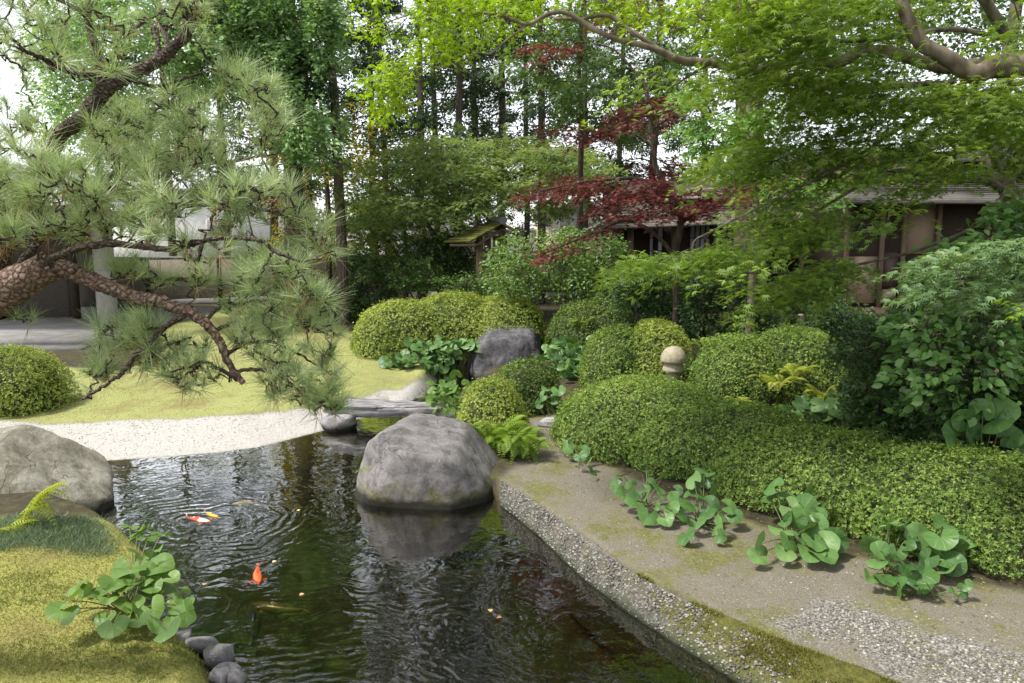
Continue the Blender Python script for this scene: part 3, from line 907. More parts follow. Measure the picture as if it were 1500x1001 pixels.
def clipped(name, label, cat, mounds, leafm, dens=900, leaf=.028, group=None, bumpy=.055, seed=1, depth=.10, flowers=0, bare=.0, core=.86):
    rr = np.random.default_rng(seed)
    c0 = np.mean([m['c'] for m in mounds], 0)
    root = thing(name, label, cat, (c0[0], c0[1], gz(c0[0], c0[1])), group)
    lf = MB(); co = MB()
    for mi, m in enumerate(mounds):
        area = 2 * pi * ((m['r'][0] * m['r'][1]) ** 1.6 / 3 + (m['r'][0] * m['r'][2]) ** 1.6 / 3 + (m['r'][1] * m['r'][2]) ** 1.6 / 3) ** (1 / 1.6) * 1.25
        n = int(area * dens)
        d = nrm(rr.normal(size=(n, 3)) * np.array(m['r'])); d[:, 2] = np.abs(d[:, 2])
        q, g = se_r(d, m)
        p = d / q[:, None]
        wp = p + np.array(m['c'])
        disp = bumpy * fbm(wp, 3.2, seed, 3) + bumpy * .6 * fbm(wp, 11, seed + 3, 2)
        dep = -depth * rr.random(n) ** 1.6 + (rr.random(n) < .08) * rr.random(n) * .075
        wp = wp + g * (disp + dep)[:, None]
        keep = wp[:, 2] > ground_z(wp[:, 0], wp[:, 1]) + .03 + bare * rr.random(n)
        # facing away from the whole garden view and deep: thin out
        keep &= rr.random(n) < .45 + 1.3 * sstep(-.35, .25, fbm(wp, 9.0, seed + 9, 2))
        keep &= ~((g[:, 1] > .55) & (rr.random(n) < .6))
        for mj, m2 in enumerate(mounds):
            if mj != mi:
                q2, _ = se_r(wp - np.array(m2['c']), m2)
                keep &= q2 > .93
        wp = wp[keep]; g = g[keep]; n = len(wp)
        ax = nrm(g + rr.normal(size=(n, 3)) * .6 + [0, 0, .3])
        t1 = nrm(np.cross(ax, rvec(n, rr))); t2 = np.cross(ax, t1)
        rn = rr.random(n)
        kk = 5
        for i in range(kk):
            if i == 4: wp = wp + rr.normal(size=(n, 3)) * .008
            a = i * 2 * pi / kk + rr.random(n) * .6
            tang = t1 * np.cos(a)[:, None] + t2 * np.sin(a)[:, None]
            dd = nrm(tang + ax * (.35 + .5 * rr.random(n))[:, None])
            nn = nrm(ax - tang * .4)
            s = leaf * (.7 + .6 * rr.random(n))
            inst(lf, T_DIA, wp, dd, nn, s, s * .42, np.clip(rn + rr.normal(size=n) * .14 , 0, 1))
        V, F = ico(5)
        q, g = se_r(V, m)
        cv = V / q[:, None]; cw = cv + np.array(m['c'])
        cw = cw + g * (bumpy * fbm(cw, 3.2, seed, 3) + bumpy * 1.0 * fbm(cw, 20, seed + 8, 2))[:, None]
        cw = (cw - m['c']) * core + m['c']
        co.add(cw, F)
    lf.build('foliage', leafm, root)
    co.build('branches', M_TWIG_SHADE, root)  # solid inner shell of twigs; the dark gaps are painted in its colour
    if flowers:
        fl = MB()
        pts = [P(946, 624, 7.75), P(962, 640, 7.7), P(940, 650, 7.6)][:flowers]
        for p_ in pts:
            for i in range(5):
                a = i * 1.257; d = np.array([[math.cos(a), -.6, math.sin(a)]])
                inst(fl, T_OVAL, [p_], d, [[0, -1, .2]], .028, .026)
        fl.build('flower', M_PINK, root)
    return root

GA = 'clipped azaleas around the pond'
clipped('azalea_hedge', 'long dense clipped azalea hedge running along the gravel path, the largest of all', 'hedge',
        [dict(c=(1.42, 8.0, .15), r=(.98, .86, .74), rot=0), dict(c=(2.1, 7.25, .15), r=(1.05, .84, .62), rot=-.72),
         dict(c=(2.80, 6.32, .15), r=(1.1, .88, .58), rot=-.8), dict(c=(3.52, 5.52, .15), r=(1.15, .92, .62), rot=-.72),
         dict(c=(4.5, 5.0, .15), r=(1.2, 1.0, .72), rot=-.4)], L_AZ, 3600, .0185, GA, seed=2, flowers=3, bare=.03)
clipped('azalea_bush', 'long pale green clipped azalea bank on the far lawn, left of the dark boulder', 'azalea',
        [mound_from_px(516, 668, 440, 13.9, 1.0), mound_from_px(590, 740, 430, 14.3, 1.15), mound_from_px(680, 800, 432, 14.2, 1.2)], L_AZ2, 1300, .028, GA, seed=3)
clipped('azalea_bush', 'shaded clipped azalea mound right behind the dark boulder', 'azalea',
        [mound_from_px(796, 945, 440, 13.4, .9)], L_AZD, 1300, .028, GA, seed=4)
clipped('azalea_bush', 'clipped azalea mound left of the one beside the mushroom lantern', 'azalea',
        [mound_from_px(850, 955, 478, 11.0, .8)], L_AZ, 1800, .024, GA, seed=5)
clipped('azalea_bush', 'tall round clipped azalea just behind the mushroom lantern', 'azalea',
        [mound_from_px(912, 1014, 469, 10.8, .75)], L_AZ2, 1800, .024, GA, seed=6)
clipped('azalea_bush', 'round yellow green azalea beside the stone bridge', 'azalea',
        [mound_from_px(668, 774, 555, 8.25, .42)], L_AZ2, 3200, .019, GA, seed=7, bumpy=.05)
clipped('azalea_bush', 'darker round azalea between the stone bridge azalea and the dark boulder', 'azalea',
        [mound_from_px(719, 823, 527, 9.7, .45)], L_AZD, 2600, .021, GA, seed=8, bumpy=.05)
clipped('azalea_bush', 'wide clipped azalea mound with ferns on its slope', 'azalea',
        [mound_from_px(1012, 1150, 490, 9.2, .7), mound_from_px(1090, 1245, 478, 9.4, .75)], L_AZ, 2300, .021, GA, seed=9)
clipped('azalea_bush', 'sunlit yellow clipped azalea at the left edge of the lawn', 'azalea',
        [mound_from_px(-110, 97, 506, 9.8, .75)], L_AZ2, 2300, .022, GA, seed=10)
clipped('evergreen_bush', 'low dark clipped bush in front of the garden wall', 'bush',
        [mound_from_px(462, 548, 436, 18.0, .7)], L_AZD, 350, .05, None, seed=12)

# ================================================================== LEOPARD PLANTS AND FERNS
L_LIG = leafmat('leopard_leaf', [(.04, .10, .026), (.07, .15, .038), (.105, .20, .055), (.165, .27, .09)], .2, .42, .35, 2.0, vein=True)
L_LIGY = leafmat('leopard_leaf_light', [(.07, .15, .025), (.11, .20, .038), (.16, .26, .06)], .30, .45, .35, 2.0, vein=True)
M_STALK = plainmat('stalk', (.10, .13, .04), (.16, .17, .07), 20, .6)
def leopard(label, spots, mat=L_LIG, sz=.10, group='leopard plants around the pond', face=(0, -.55, .85), base=None, seed=0, jit=.35, cat='leopard plant'):
    """spots: world centres of leaves (already at height), base: where stalks come together"""
    rr = np.random.default_rng(seed + 500)
    spots = np.asarray(spots); n = len(spots)
    if base is None:
        base = spots.mean(0)
    base = np.array([base[0], base[1], max(gz(base[0], base[1]), 0.0)])
    root = thing('leopard_plant', label, cat, base, group)
    lm = MB(); sm = MB()
    nn = nrm(np.array(face) + rr.normal(size=(n, 3)) * jit)
    out = spots - base; out[:, 2] *= .2
    d = nrm(out + rr.normal(size=(n, 3)) * .08 + [0, -.04, -.05])
    s = sz * (.60 + .55 * rr.random(n))
    # each leaf a cupped disc, bent along its midrib
    V, F = T_LIG
    R = frames(d, nn)
    for i in range(n):
        v = V.copy()
        v[:, 2] += rr.uniform(-.05, .35) * v[:, 0] ** 2 - rr.uniform(0, .3) * np.maximum(v[:, 1], 0) ** 2 + .06 * np.sin(v[:, 0] * 5 + rr.random() * 6) * (np.abs(v[:, 1]) + .2)
        v[:, 0] *= rr.uniform(.85, 1.1)
        w = (v * s[i]) @ R[i].T + spots[i]
        lm.add(w, F, rr.random(), V[:, :2])
        b0 = base + np.append(rr.normal(size=2) * .025, 0)
        mid = (b0 + spots[i]) / 2 + np.array([0, 0, .22 * np.linalg.norm(spots[i] - b0)]) * .4
        t = np.linspace(0, 1, 7)[:, None]
        sm.tube((1 - t) ** 2 * b0 + 2 * t * (1 - t) * mid + t ** 2 * (spots[i] - R[i][:, 2] * .003), np.linspace(.0042, .0026, 7), 5, cap=False)
    sm.build('stalks', M_STALK, root)
    lm.build('leaves', mat, root)
    return root
def lspots(px, Y): return PP([p[0] for p in px], [p[1] for p in px], Y)
def liftspots(px, lift, seed=0):
    """leaves a given height above the ground: solve the ray against that height"""
    rr = np.random.default_rng(seed)
    r = []
    for (x, y), l in zip(px, np.broadcast_to(lift, (len(px),))):
        l = l * rr.uniform(.8, 1.2); g = G(x, y, .22 + l); r.append(g)
    return np.array(r)
# left bank clump
sp = [(206, 779), (236, 783), (190, 772), (200, 812), (178, 826), (205, 830), (222, 820), (230, 808), (240, 838), (196, 862), (168, 852), (160, 862), (148, 866), (134, 866), (118, 856), (104, 880), (92, 894), (205, 890), (192, 900), (222, 893), (256, 878), (268, 866), (262, 888), (244, 866), (155, 906), (175, 918), (190, 884), (220, 868), (236, 915), (250, 912), (212, 850), (125, 872), (180, 845), (216, 835)]
sp = sp + [(x + 11, y + 9) for x, y in sp[::2]]
leopard('leopard plant with light round leaves hanging over the water at the near left bank', liftspots(sp[:17] + sp[30:], .20, 1), L_LIGY, .080, base=G(190, 895, .15), seed=1, face=(0, -.25, .95))
leopard('leopard plant on the near left bank beside the edging stones, lower leaves over the stones', liftspots(sp[17:30], .12, 2), L_LIGY, .070, base=G(205, 925, .12), seed=2, face=(0, -.3, .95))
# in front of the hedge
cl = [([(838, 650), (856, 662), (832, 655), (862, 675), (868, 690), (850, 668)], .07, .065, 'small leopard plant at the left foot of the long hedge'),
      ([(905, 712), (925, 712), (940, 690), (948, 680), (962, 742), (950, 755), (930, 735), (962, 715), (985, 735), (970, 700), (945, 725), (915, 725), (975, 760), (990, 745)], .11, .075, 'leafy leopard plant under the hedge, second along the path'),
      ([(1010, 720), (1030, 728), (1000, 755), (1020, 765), (1050, 770), (1068, 742), (1012, 742), (1035, 752), (1005, 785), (1055, 785), (1025, 710), (1075, 755), (1040, 740)], .11, .078, 'leopard plant with many overlapping leaves midway along the hedge'),
      ([(1128, 730), (1155, 730), (1178, 745), (1208, 743), (1148, 778), (1165, 762), (1188, 810), (1222, 792), (1110, 815), (1180, 775), (1150, 810), (1160, 745), (1195, 770), (1172, 790), (1205, 812)], .11, .092, 'large leaved leopard plant sprawling on the path below the hedge'),
      ([(1300, 768), (1325, 770), (1330, 800), (1290, 805), (1278, 800), (1296, 848), (1325, 845), (1275, 845), (1310, 826), (1345, 785), (1285, 825), (1318, 860), (1345, 860), (1352, 842), (1300, 785)], .11, .088, 'large leopard plant at the near end of the hedge'),
      ([(1378, 788), (1402, 800), (1395, 826), (1370, 812), (1358, 835), (1410, 790), (1385, 838)], .11, .088, 'leopard plant with dark glossy leaves nearest the right edge'),
      ([(1348, 866), (1370, 862), (1410, 866), (1416, 858), (1398, 868), (1356, 852)], .05, .048, 'tiny leopard plant seedlings on the bare path')]
for i, (px, lift, sz, lb) in enumerate(cl):
    ys_ = np.array([p_[1] for p_ in px]); lf_ = .035 + (lift * 1.5) * (ys_.max() - ys_) / (np.ptp(ys_) + 1); s = liftspots(px, lf_, i); b = s.mean(0); b[1] += .10
    q_ = liftspots([(x + 9, y - 13) for x, y in px[::2]], lf_[::2] + .05, i + 40); s = np.concatenate([s, q_ + [0, .05, 0]]) if i < 6 and i > 0 else s
    leopard(lb, s, L_LIG, sz, base=b, seed=10 + i, face=(-.1, -.75, .65), jit=.38)
# behind: beds of leopard plants, each bed several clumps
def bed(label, poly, nclump, per, Ylo, Yhi, sz, seed, mat=L_LIG, h=(.12, .3)):
    rr = np.random.default_rng(seed)
    poly = np.array(poly, float); got = 0
    lo, hi = poly.min(0), poly.max(0)
    while got < nclump:
        x, y = rr.uniform(lo[0], hi[0]), rr.uniform(lo[1], hi[1])
        if not inpoly(np.array([x]), np.array([y]), poly)[0]: continue
        t = (y - lo[1]) / (hi[1] - lo[1]); Y = Yhi + (Ylo - Yhi) * t
        c = P(x, y, Y)
        s = c + rr.normal(size=(per, 3)) * [.19, .16, .09]
        s[:, 2] = np.clip(s[:, 2], gz(c[0], c[1]) + .07, max(gz(c[0], c[1]), .1) + .42 + rr.random(per) * .1)
        leopard(label[got], s, mat, sz, base=np.array([c[0], c[1] + .05, 0]), seed=seed * 10 + got, face=(0, -.6, .75), jit=.4)
        got += 1
bed(['leopard plant at the left tip of the bed below the long azalea bank', 'leopard plant in front of the azalea bank, beside the lawn edge',
     'leopard plant in the middle of the bed below the azalea bank', 'leopard plant below the azalea bank by the stream mouth',
     'leopard plant next to the left flank of the dark boulder', 'leopard plant highest against the azalea bank left of the boulder', 'leopard plant overhanging the stream left of the boulder'],
    [(572, 522), (640, 505), (672, 490), (690, 488), (684, 520), (672, 540), (640, 538), (580, 535)], 7, 22, 12.5, 13.0, .105, 31)
bed(['leopard plant touching the right flank of the dark boulder', 'leopard plant in the strip behind the dark round azalea', 'leopard plant halfway down the strip right of the boulder',
     'leopard plant in the strip below the shaded azalea mound', 'leopard plant at the lower end of the strip right of the boulder'],
    [(812, 500), (838, 498), (868, 535), (850, 560), (825, 556), (812, 530)], 5, 22, 11.0, 12.6, .10, 32)
bed(['leopard plant by the right end of the stone bridge', 'leopard plant beside the stream behind the bridge', 'light leaved leopard plant left of the round yellow azalea'],
    [(645, 575), (668, 560), (690, 562), (680, 590), (650, 600)], 3, 14, 8.9, 9.8, .085, 33, L_LIGY)
bed(['leopard plant below the mushroom lantern', 'leopard plant just right of the mushroom lantern', 'leopard plant between the lantern and the fern covered azalea',],
    [(1000, 505), (1040, 488), (1050, 500), (1015, 545), (1000, 540)], 3, 10, 9.9, 10.8, .10, 34)
bed(['leopard plant at the left of the row behind the long hedge', 'second leopard plant of the row behind the long hedge', 'leopard plant in the middle of the row behind the long hedge',
     'fourth leopard plant of the row behind the long hedge', 'leopard plant at the right of the row behind the long hedge', 'leopard plant under the dark lobed shrub', 'leopard plant at the foot of the fern covered azalea'],
    [(1085, 590), (1150, 585), (1270, 570), (1270, 610), (1240, 628), (1140, 612)], 7, 14, 7.75, 8.4, .085, 35)
bed(['dark leopard plant in the shade under the maple', 'dark leopard plant beside the wooden post in the shade', 'dark leopard plant in the deep shade left of the post'],
    [(1000, 440), (1040, 450), (1160, 480), (1150, 490), (1030, 475)], 3, 9, 11.5, 13.5, .11, 36)
leopard('leopard plant by the path stone between two azaleas', lspots([(800, 570), (812, 585), (790, 592), (806, 600), (796, 580), (818, 572)], 9.0), L_LIG, .09, seed=77, face=(0, -.6, .8))
leopard('big dark leopard plant in deep shade below the large leaved shrub', lspots([(1425, 640), (1455, 615), (1480, 640), (1410, 615), (1440, 600), (1470, 600), (1490, 660), (1400, 640)], 6.0), L_LIG, .13, seed=78, face=(-.4, -.6, .6))

L_FERN = leafmat('fern_frond', [(.11, .20, .02), (.19, .30, .035), (.27, .38, .06)], .35, .5, .3, 2.5)
L_FERNY = leafmat('fern_frond_yellow', [(.20, .26, .03), (.30, .36, .05), (.42, .45, .10)], .35, .5, .3, 2.5)
def fern(label, base, nf, L, mat, seed, group='ferns by the pond', up=.9, spread=(0, 2 * pi), tilt=.6, pl=.19):
    rr = np.random.default_rng(seed)
    mb = MB()
    base = np.asarray(base, float)
    for k in range(nf):
        a = rr.uniform(*spread); ll = L * rr.uniform(.6, 1.1)
        n = 21
        t = np.linspace(0, 1, n)
        rad = ll * t * (.75 if tilt else 1); z = ll * (up * t - up * 1.0 * t ** 2.2 * rr.uniform(.5, 1.1))
        dirv = np.array([math.cos(a), math.sin(a), 0])
        pts = base + rad[:, None] * dirv + np.stack([0 * z, 0 * z, z], 1) + np.append(rr.normal(size=2) * .03, 0)
        mb.tube(pts, np.linspace(.0025, .0008, n), 4, cap=False)
        tg = nrm(np.gradient(pts, axis=0)); side = nrm(np.cross(tg, [0, 0, 1])); upn = np.cross(side, tg)
        i0 = 4
        w = pl * ll * np.sin(np.clip((t[i0:] - .08) / .92, 0, 1) ** .7 * pi * .93 + .1) 
        rn = rr.random()
        for sd in (-1, 1):
            inst(mb, T_DIA, pts[i0:], side[i0:] * sd + tg[i0:] * .45 - upn[i0:] * .1, upn[i0:], w, np.full(n - i0, ll * .030), np.full(n - i0, rn))
    o = mb.build('fern', mat)
    recenter(o, base)
    tag(o, label, 'fern', group)
    return o
def fb(px, py, Y): return P(px, py, Y)
for i, (px, py, Y, nf, L, m, lb) in enumerate([
        (720, 655, 7.7, 34, .50, L_FERN, 'bright fern spilling below the round yellow azalea, nearest the boulder'),
        (750, 675, 7.5, 34, .46, L_FERN, 'bright fern hanging over the tip of the concrete rim'),
        (684, 612, 8.0, 26, .45, L_FERN, 'bright fern between the stone bridge and the boulder'),
        (770, 690, 7.4, 24, .32, L_FERN, 'fern at the start of the path under the yellow azalea'),
        (1135, 560, 8.45, 17, .36, L_FERNY, 'tall yellowing fern standing on the wide azalea mound'),
        (1165, 545, 8.6, 15, .38, L_FERNY, 'yellow green fern behind the tall yellowing one'),
        (1085, 585, 8.4, 18, .28, L_FERNY, 'low fern at the left foot of the wide azalea mound'),
        (1200, 575, 8.3, 16, .28, L_FERNY, 'low yellowish fern above the row of leopard plants'),
        (1225, 600, 8.1, 9, .25, L_FERN, 'small green fern among the row of leopard plants'),
        (1085, 475, 10.5, 6, .4, L_FERN, 'slim fern on the far crest of the wide azalea mound'),
        (987, 560, 9.2, 7, .22, L_FERNY, 'small fern at the foot of the mushroom lantern'),
        (1030, 500, 10.2, 7, .3, L_FERN, 'fern between the lantern azalea and the wide azalea mound'),
        (850, 470, 12.8, 12, .4, L_FERN, 'fern at the foot of the shaded azalea mound')]):
    b = fb(px, py + 12, Y); b[2] = max(gz(b[0], b[1]), .1) if i < 4 else b[2]; fern(lb, b, nf, L, m, 900 + i, up=1.5 if i < 4 else 1.2, pl=.24)
fern('slim yellow green fern arching across the pale rock at the left', G(25, 775, .25), 7, .52, L_FERNY, 951, spread=(-.3, .9), up=1.5, pl=.2)
fern('low fern with broad tips at the foot of the pale rock', G(0, 790, .2), 7, .45, L_FERNY, 952, spread=(-.8, .6), up=1.0, pl=.2)
fern('tiny fern growing on the left side of the pond boulder', P(533, 690, 6.55), 9, .09, L_FERNY, 953)

# grasses: stuff
def blades(name, label, pts, h, w, mat, seed, lean=.5):
    rr = np.random.default_rng(seed); n = len(pts)
    mb = MB()
    d = nrm(rr.normal(size=(n, 3)) * [lean, lean, .1] + [0, 0, 1])
    inst(mb, T_NEED, pts, d, rvec(n, rr), h * (.5 + rr.random(n)), w)
    return tag(mb.build(name, mat), label, None, None, 'stuff')
def on_ground(poly, n, seed, dz=0, thr=None, sc=2, soft=None):
    rr = np.random.default_rng(seed); poly = np.asarray(poly)[:, :2]
    lo, hi = poly.min(0), poly.max(0)
    x = rr.uniform(lo[0], hi[0], n); y = rr.uniform(lo[1], hi[1], n)
    k = inpoly(x, y, poly); x, y = x[k], y[k]
    if thr is not None:
        k = fbm(np.stack([x, y, 0 * x], 1), sc, seed, 3) > thr; x, y = x[k], y[k]
    if soft:
        dd_ = distpoly(x, y, poly)
        k = rr.random(len(x)) < sstep(0, soft, dd_ * (1 + .8 * fbm(np.stack([x, y, 0 * x], 1), 2.5, seed, 3))); x, y = x[k], y[k]
    z = ground_z(x, y) + dz
    k = z > .02
    return np.stack([x, y, z], 1)[k]
L_MONDO = leafmat('mondo_grass', [(.07, .115, .06), (.14, .20, .11), (.23, .31, .18)], .2, .4, .5, 4)
MON = [G(x, y, .15) for x, y in [(-60, 790), (60, 772), (150, 776), (195, 800), (190, 828), (120, 842), (40, 832), (-60, 850)]]
pm_ = on_ground(MON, 60000, 5, soft=.35); blades('ground_cover', 'fine dark tufted grass at the foot of the pale rock', pm_ - [0, 0, .01], .055, .004, L_MONDO, 5, 1.1)
L_MOSS = leafmat('moss_sprigs', [(.13, .14, .03), (.23, .23, .06), (.35, .33, .12)], .2, .7, .2, 3)
pm_ = on_ground(NEARL + 0.0, 150000, 6); blades('moss', 'short yellow green moss and grass of the near lawn', pm_, .011, .004, L_MOSS, 6, .9)
pm_ = on_ground([c for c in C_W[5:, :2] + [.06, .06]] + [c for c in (C_W[5:, :2] + [-.30, -.12])[::-1]], 26000, 7, 0)
ur = Cr[int(NR * .50):]; uo = Er[int(NR * .50):]
rr = np.random.default_rng(8); n = 30000
k = rr.integers(0, len(ur), n); t = rr.uniform(.35, 1.12, n)
pmx = uo[k] + (ur[k] - uo[k]) * t[:, None]
pmx[:, 2] = np.interp(t, [q[0] for q in prof], [q[1] for q in prof])
kk = (fbm(pmx * [1, 1, 0], 3.0, 77, 4) + (k / len(ur)) * .75 + sstep(.7, 1, t) * .25 + rr.normal(size=n) * .16) > .50
blades('moss', 'thick olive moss cushions on the concrete rim of the pond', pmx[kk], .022, .006, leafmat('rim_moss', [(.07, .075, .014), (.14, .14, .028), (.21, .19, .055)], .2, .8, .1, 4), 8, 1.0)

# loose gravel
def pebbles(name, label, pts, s, mat, seed):
    rr = np.random.default_rng(seed); n = len(pts)
    V, F = ico(1)
    V = V * [1, .8, .55]
    a = rr.random(n) * 6.28; sc = s * (.5 + rr.random(n) ** 2 * 1.3)
    c, sn = np.cos(a), np.sin(a)
    W = V[None] * sc[:, None, None]
    W = np.stack([W[..., 0] * c[:, None] - W[..., 1] * sn[:, None], W[..., 0] * sn[:, None] + W[..., 1] * c[:, None], W[..., 2]], -1) + pts[:, None]
    mb = MB(); mb.add(W.reshape(-1, 3), (F[None] + (np.arange(n) * len(V))[:, None, None]).reshape(-1, 3), np.repeat(rr.random(n), len(F)))
    return tag(mb.build(name, mat), label, None, None, 'stuff')
def pebmat(name, stops):
    m, nt, out = nmat(name); at = nt.nodes.new('ShaderNodeAttribute'); at.attribute_name = 'rnd'
    bsdf(nt, out, ramp(nt, at.outputs['Fac'], [(i / (len(stops) - 1), s) for i, s in enumerate(stops)]), .85); return m
PB_G = pebmat('pebble_grey', [(.08, .072, .065), (.16, .148, .13), (.25, .235, .21), (.38, .36, .33)])
PB_W = pebmat('pebble_white', [(.30, .28, .255), (.40, .38, .35), (.50, .48, .45)])
pebbles('gravel', 'loose grey gravel on the right hand path', on_ground(GRAVEL_R, 12000, 11, .002, soft=.35), .008, PB_G, 11)
pebbles('gravel', 'scattered small stones along the sandy path', on_ground(PATH, 5000, 12, .001, .05, 1.5), .007, PB_G, 12)
pebbles('gravel', 'white gravel of the pond beach', on_ground(BEACH, 20000, 13, .001), .008, PB_W, 13)
L_LAWN = leafmat('lawn_grass', [(.16, .20, .03), (.26, .30, .06), (.38, .40, .12)], .3, .7, .2, 2)
blades('grass', 'short yellowish grass of the far lawn', on_ground(LAWN, 90000, 14, 0, -.3, 1.0), .016, .006, L_LAWN, 14, .8)

# ================================================================== MUSHROOM LANTERN, POST
M_STONE = plainmat('lantern_stone', (.22, .19, .13), (.36, .32, .23), 22, .85, .4)
q = P(986, 552, 9.6); zl = gz(q[0], 9.6)
lan = thing('stone_lantern', 'small mushroom shaped stone garden lantern among the azaleas', 'lantern', (q[0], 9.6, zl), None)
s_ = 9.6 / FPX
top = P(986, 508, 9.6)[2]
def LZ(py): return P(986, py, 9.6)[2] - zl
mb = MB(); mb.lathe((q[0], 9.6, zl), [(.0, LZ(531)), (14 * s_, LZ(531)), (18.5 * s_, LZ(530.5)), (19.5 * s_, LZ(528)), (18.8 * s_, LZ(522)), (15.5 * s_, LZ(515)), (11 * s_, LZ(510)), (5 * s_, LZ(507.6)), (0, LZ(507))], 32)
mb.build('cap', M_STONE, lan, True)
mb = MB(); mb.lathe((q[0], 9.6, zl), [(0, LZ(544)), (12 * s_, LZ(544)), (16.5 * s_, LZ(543.5)), (16.2 * s_, LZ(541)), (13.5 * s_, LZ(532)), (13 * s_, LZ(530.5))], 32)
mb.build('collar', M_STONE, lan, True)
mb = MB(); mb.lathe((q[0], 9.6, zl), [(11 * s_, 0), (9.5 * s_, LZ(556)), (9 * s_, LZ(543.6))], 32)
mb.build('stem', M_STONE, lan, True)
M_POST = barkmat('post_wood', (.28, .20, .14), (.42, .32, .24), 20, (1, 1, .2), .3)
q = P(1172, 478, 12.0); z0 = gz(q[0], 12)
po = thing('wooden_post', 'short pale wooden post sticking out of the shaded bushes', 'post', (q[0], 12, z0))
mb = MB(); zt = P(1172, 462, 12)[2]
mb.tube([(q[0], 12, z0 - .1), (q[0], 12, z0 + .3), (q[0], 12, zt)], [.055, .054, .052], 14); mb.build('post', M_POST, po, False)
mb = MB(); mb.lathe((q[0], 12, zt), [(.0, .018), (.03, .017), (.044, .010), (.046, .001), (0, .0005)], 16); mb.build('cap', plainmat('post_top', (.5, .4, .3)), po)
# small plant litter on path, lawn and beach
M_LIT = leafmat('litter', [(.10, .06, .03), (.22, .15, .07), (.34, .26, .12), (.38, .36, .16)], .1, .8, .2, 8)
def litter(label, pts, s, seed):
    rr = np.random.default_rng(seed); n = len(pts); mb = MB()
    inst(mb, T_DIA, pts + [0, 0, .006], rr.normal(size=(n, 3)) * [1, 1, .15], rr.normal(size=(n, 3)) * .3 + [0, 0, 1], s * (.5 + rr.random(n)), s * .4)
    return tag(mb.build('litter', M_LIT), label, None, None, 'stuff')
litter('fallen leaves and scraps strewn over the path', on_ground(PATH, 1500, 21), .018, 21)
litter('fallen scraps on the soil under the long hedge', on_ground([(0.3, 8), (2.2, 5), (4.5, 3.4), (4.6, 4.6), (1, 8.5)], 2500, 22), .02, 22)
pm_ = on_ground(NEARL, 60000, 61, 0, .12, 1.6); blades('grass', 'taller weedy grass in patches of the near lawn', pm_, .026, .005, leafmat('weed_grass', [(.08, .12, .025), (.15, .19, .045), (.24, .27, .09)], .25, .6, .2, 3), 61, .9)
litter('needles and leaf scraps on the near lawn', on_ground(NEARL, 700, 23), .012, 23)
litter('leaf scraps on the white beach', on_ground(BEACH, 500, 24), .02, 24)

n = 5200
k = rr.integers(0, NR, n); t = rr.uniform(.02, .86, n)
pk = Er[k] + (Cr[k] - Er[k]) * t[:, None]; pk[:, 2] = np.interp(t, [q[0] for q in prof], [q[1] for q in prof]) + .002
pebbles('gravel', 'small stones set in the sloping concrete rim of the pond', pk, .008, pebmat('rim_pebble', [(.06, .055, .045), (.11, .10, .085), (.16, .15, .13), (.30, .285, .26)]), 15)
# ================================================================== BUILDINGS, WALL, GATE
W_DK = plainmat('dark_wood', (.030, .020, .014), (.06, .042, .03), 10, .7, .3, (6, 6, .6))
W_MD = plainmat('weathered_wood', (.13, .09, .06), (.22, .16, .11), 9, .8, .3, (8, 8, .6))
PLA = plainmat('tan_plaster', (.25, .185, .13), (.32, .24, .17), 1.5, .9, .05)  # tan plaster with the shade on the panels put into its tone
PLG = plainmat('grey_plaster', (.22, .19, .155), (.30, .265, .22), 1.2, .9, .05)
WHT = plainmat('white_plaster', (.62, .61, .58), (.72, .71, .68), 1.0, .9, .03)
BEI = plainmat('beige_siding', (.48, .42, .33), (.55, .49, .39), 1.0, .9, .03)
GRY = plainmat('grey_panel', (.28, .26, .25), (.35, .33, .32), 3, .8, .03, (10, 10, .3))
PAPER = plainmat('white_paper', (.66, .67, .70), (.74, .75, .78), 1, .8, 0)
GLASS = plainmat('dark_glass', (.02, .025, .03), (.03, .035, .04), 1, .12, 0, spec=.6)
STN = plainmat('paving_stone', (.17, .16, .15), (.27, .26, .25), 3, .85, .4)
COLM = plainmat('column_render', (.26, .24, .21), (.33, .31, .28), 6, .9, .1)
BRK = plainmat('dark_brick', (.10, .085, .075), (.16, .14, .12), 14, .9, .5, (1, 1, 3))
TILE = plainmat('grey_tile', (.10, .105, .11), (.17, .175, .185), 6, .6, .2)
def shingle(name, a, b, pitch=9.0):
    m, nt, out = nmat(name)
    g = nt.nodes.new('ShaderNodeNewGeometry')
    mp = nt.nodes.new('ShaderNodeMapping'); mp.inputs['Scale'].default_value = (.5, 3, 6)
    nt.links.new(g.outputs['Position'], mp.inputs[0])
    n1 = noise(nt, 2.5, 6, mp.outputs[0], rough=.7)
    at = nt.nodes.new('ShaderNodeAttribute'); at.attribute_name = 'rnd'
    f = math_(nt, 'ADD', math_(nt, 'MULTIPLY', n1, .6), math_(nt, 'MULTIPLY', at.outputs['Fac'], .4))
    c = ramp(nt, f, [(.3, a), (.7, b)])
    bsdf(nt, out, c, .85, bump(nt, n1, .3, .01), .2); return m
SHI = shingle('bark_shingle', (.09, .08, .07), (.23, .21, .19))
SHM = shingle('mossy_shingle', (.085, .10, .018), (.22, .20, .06))

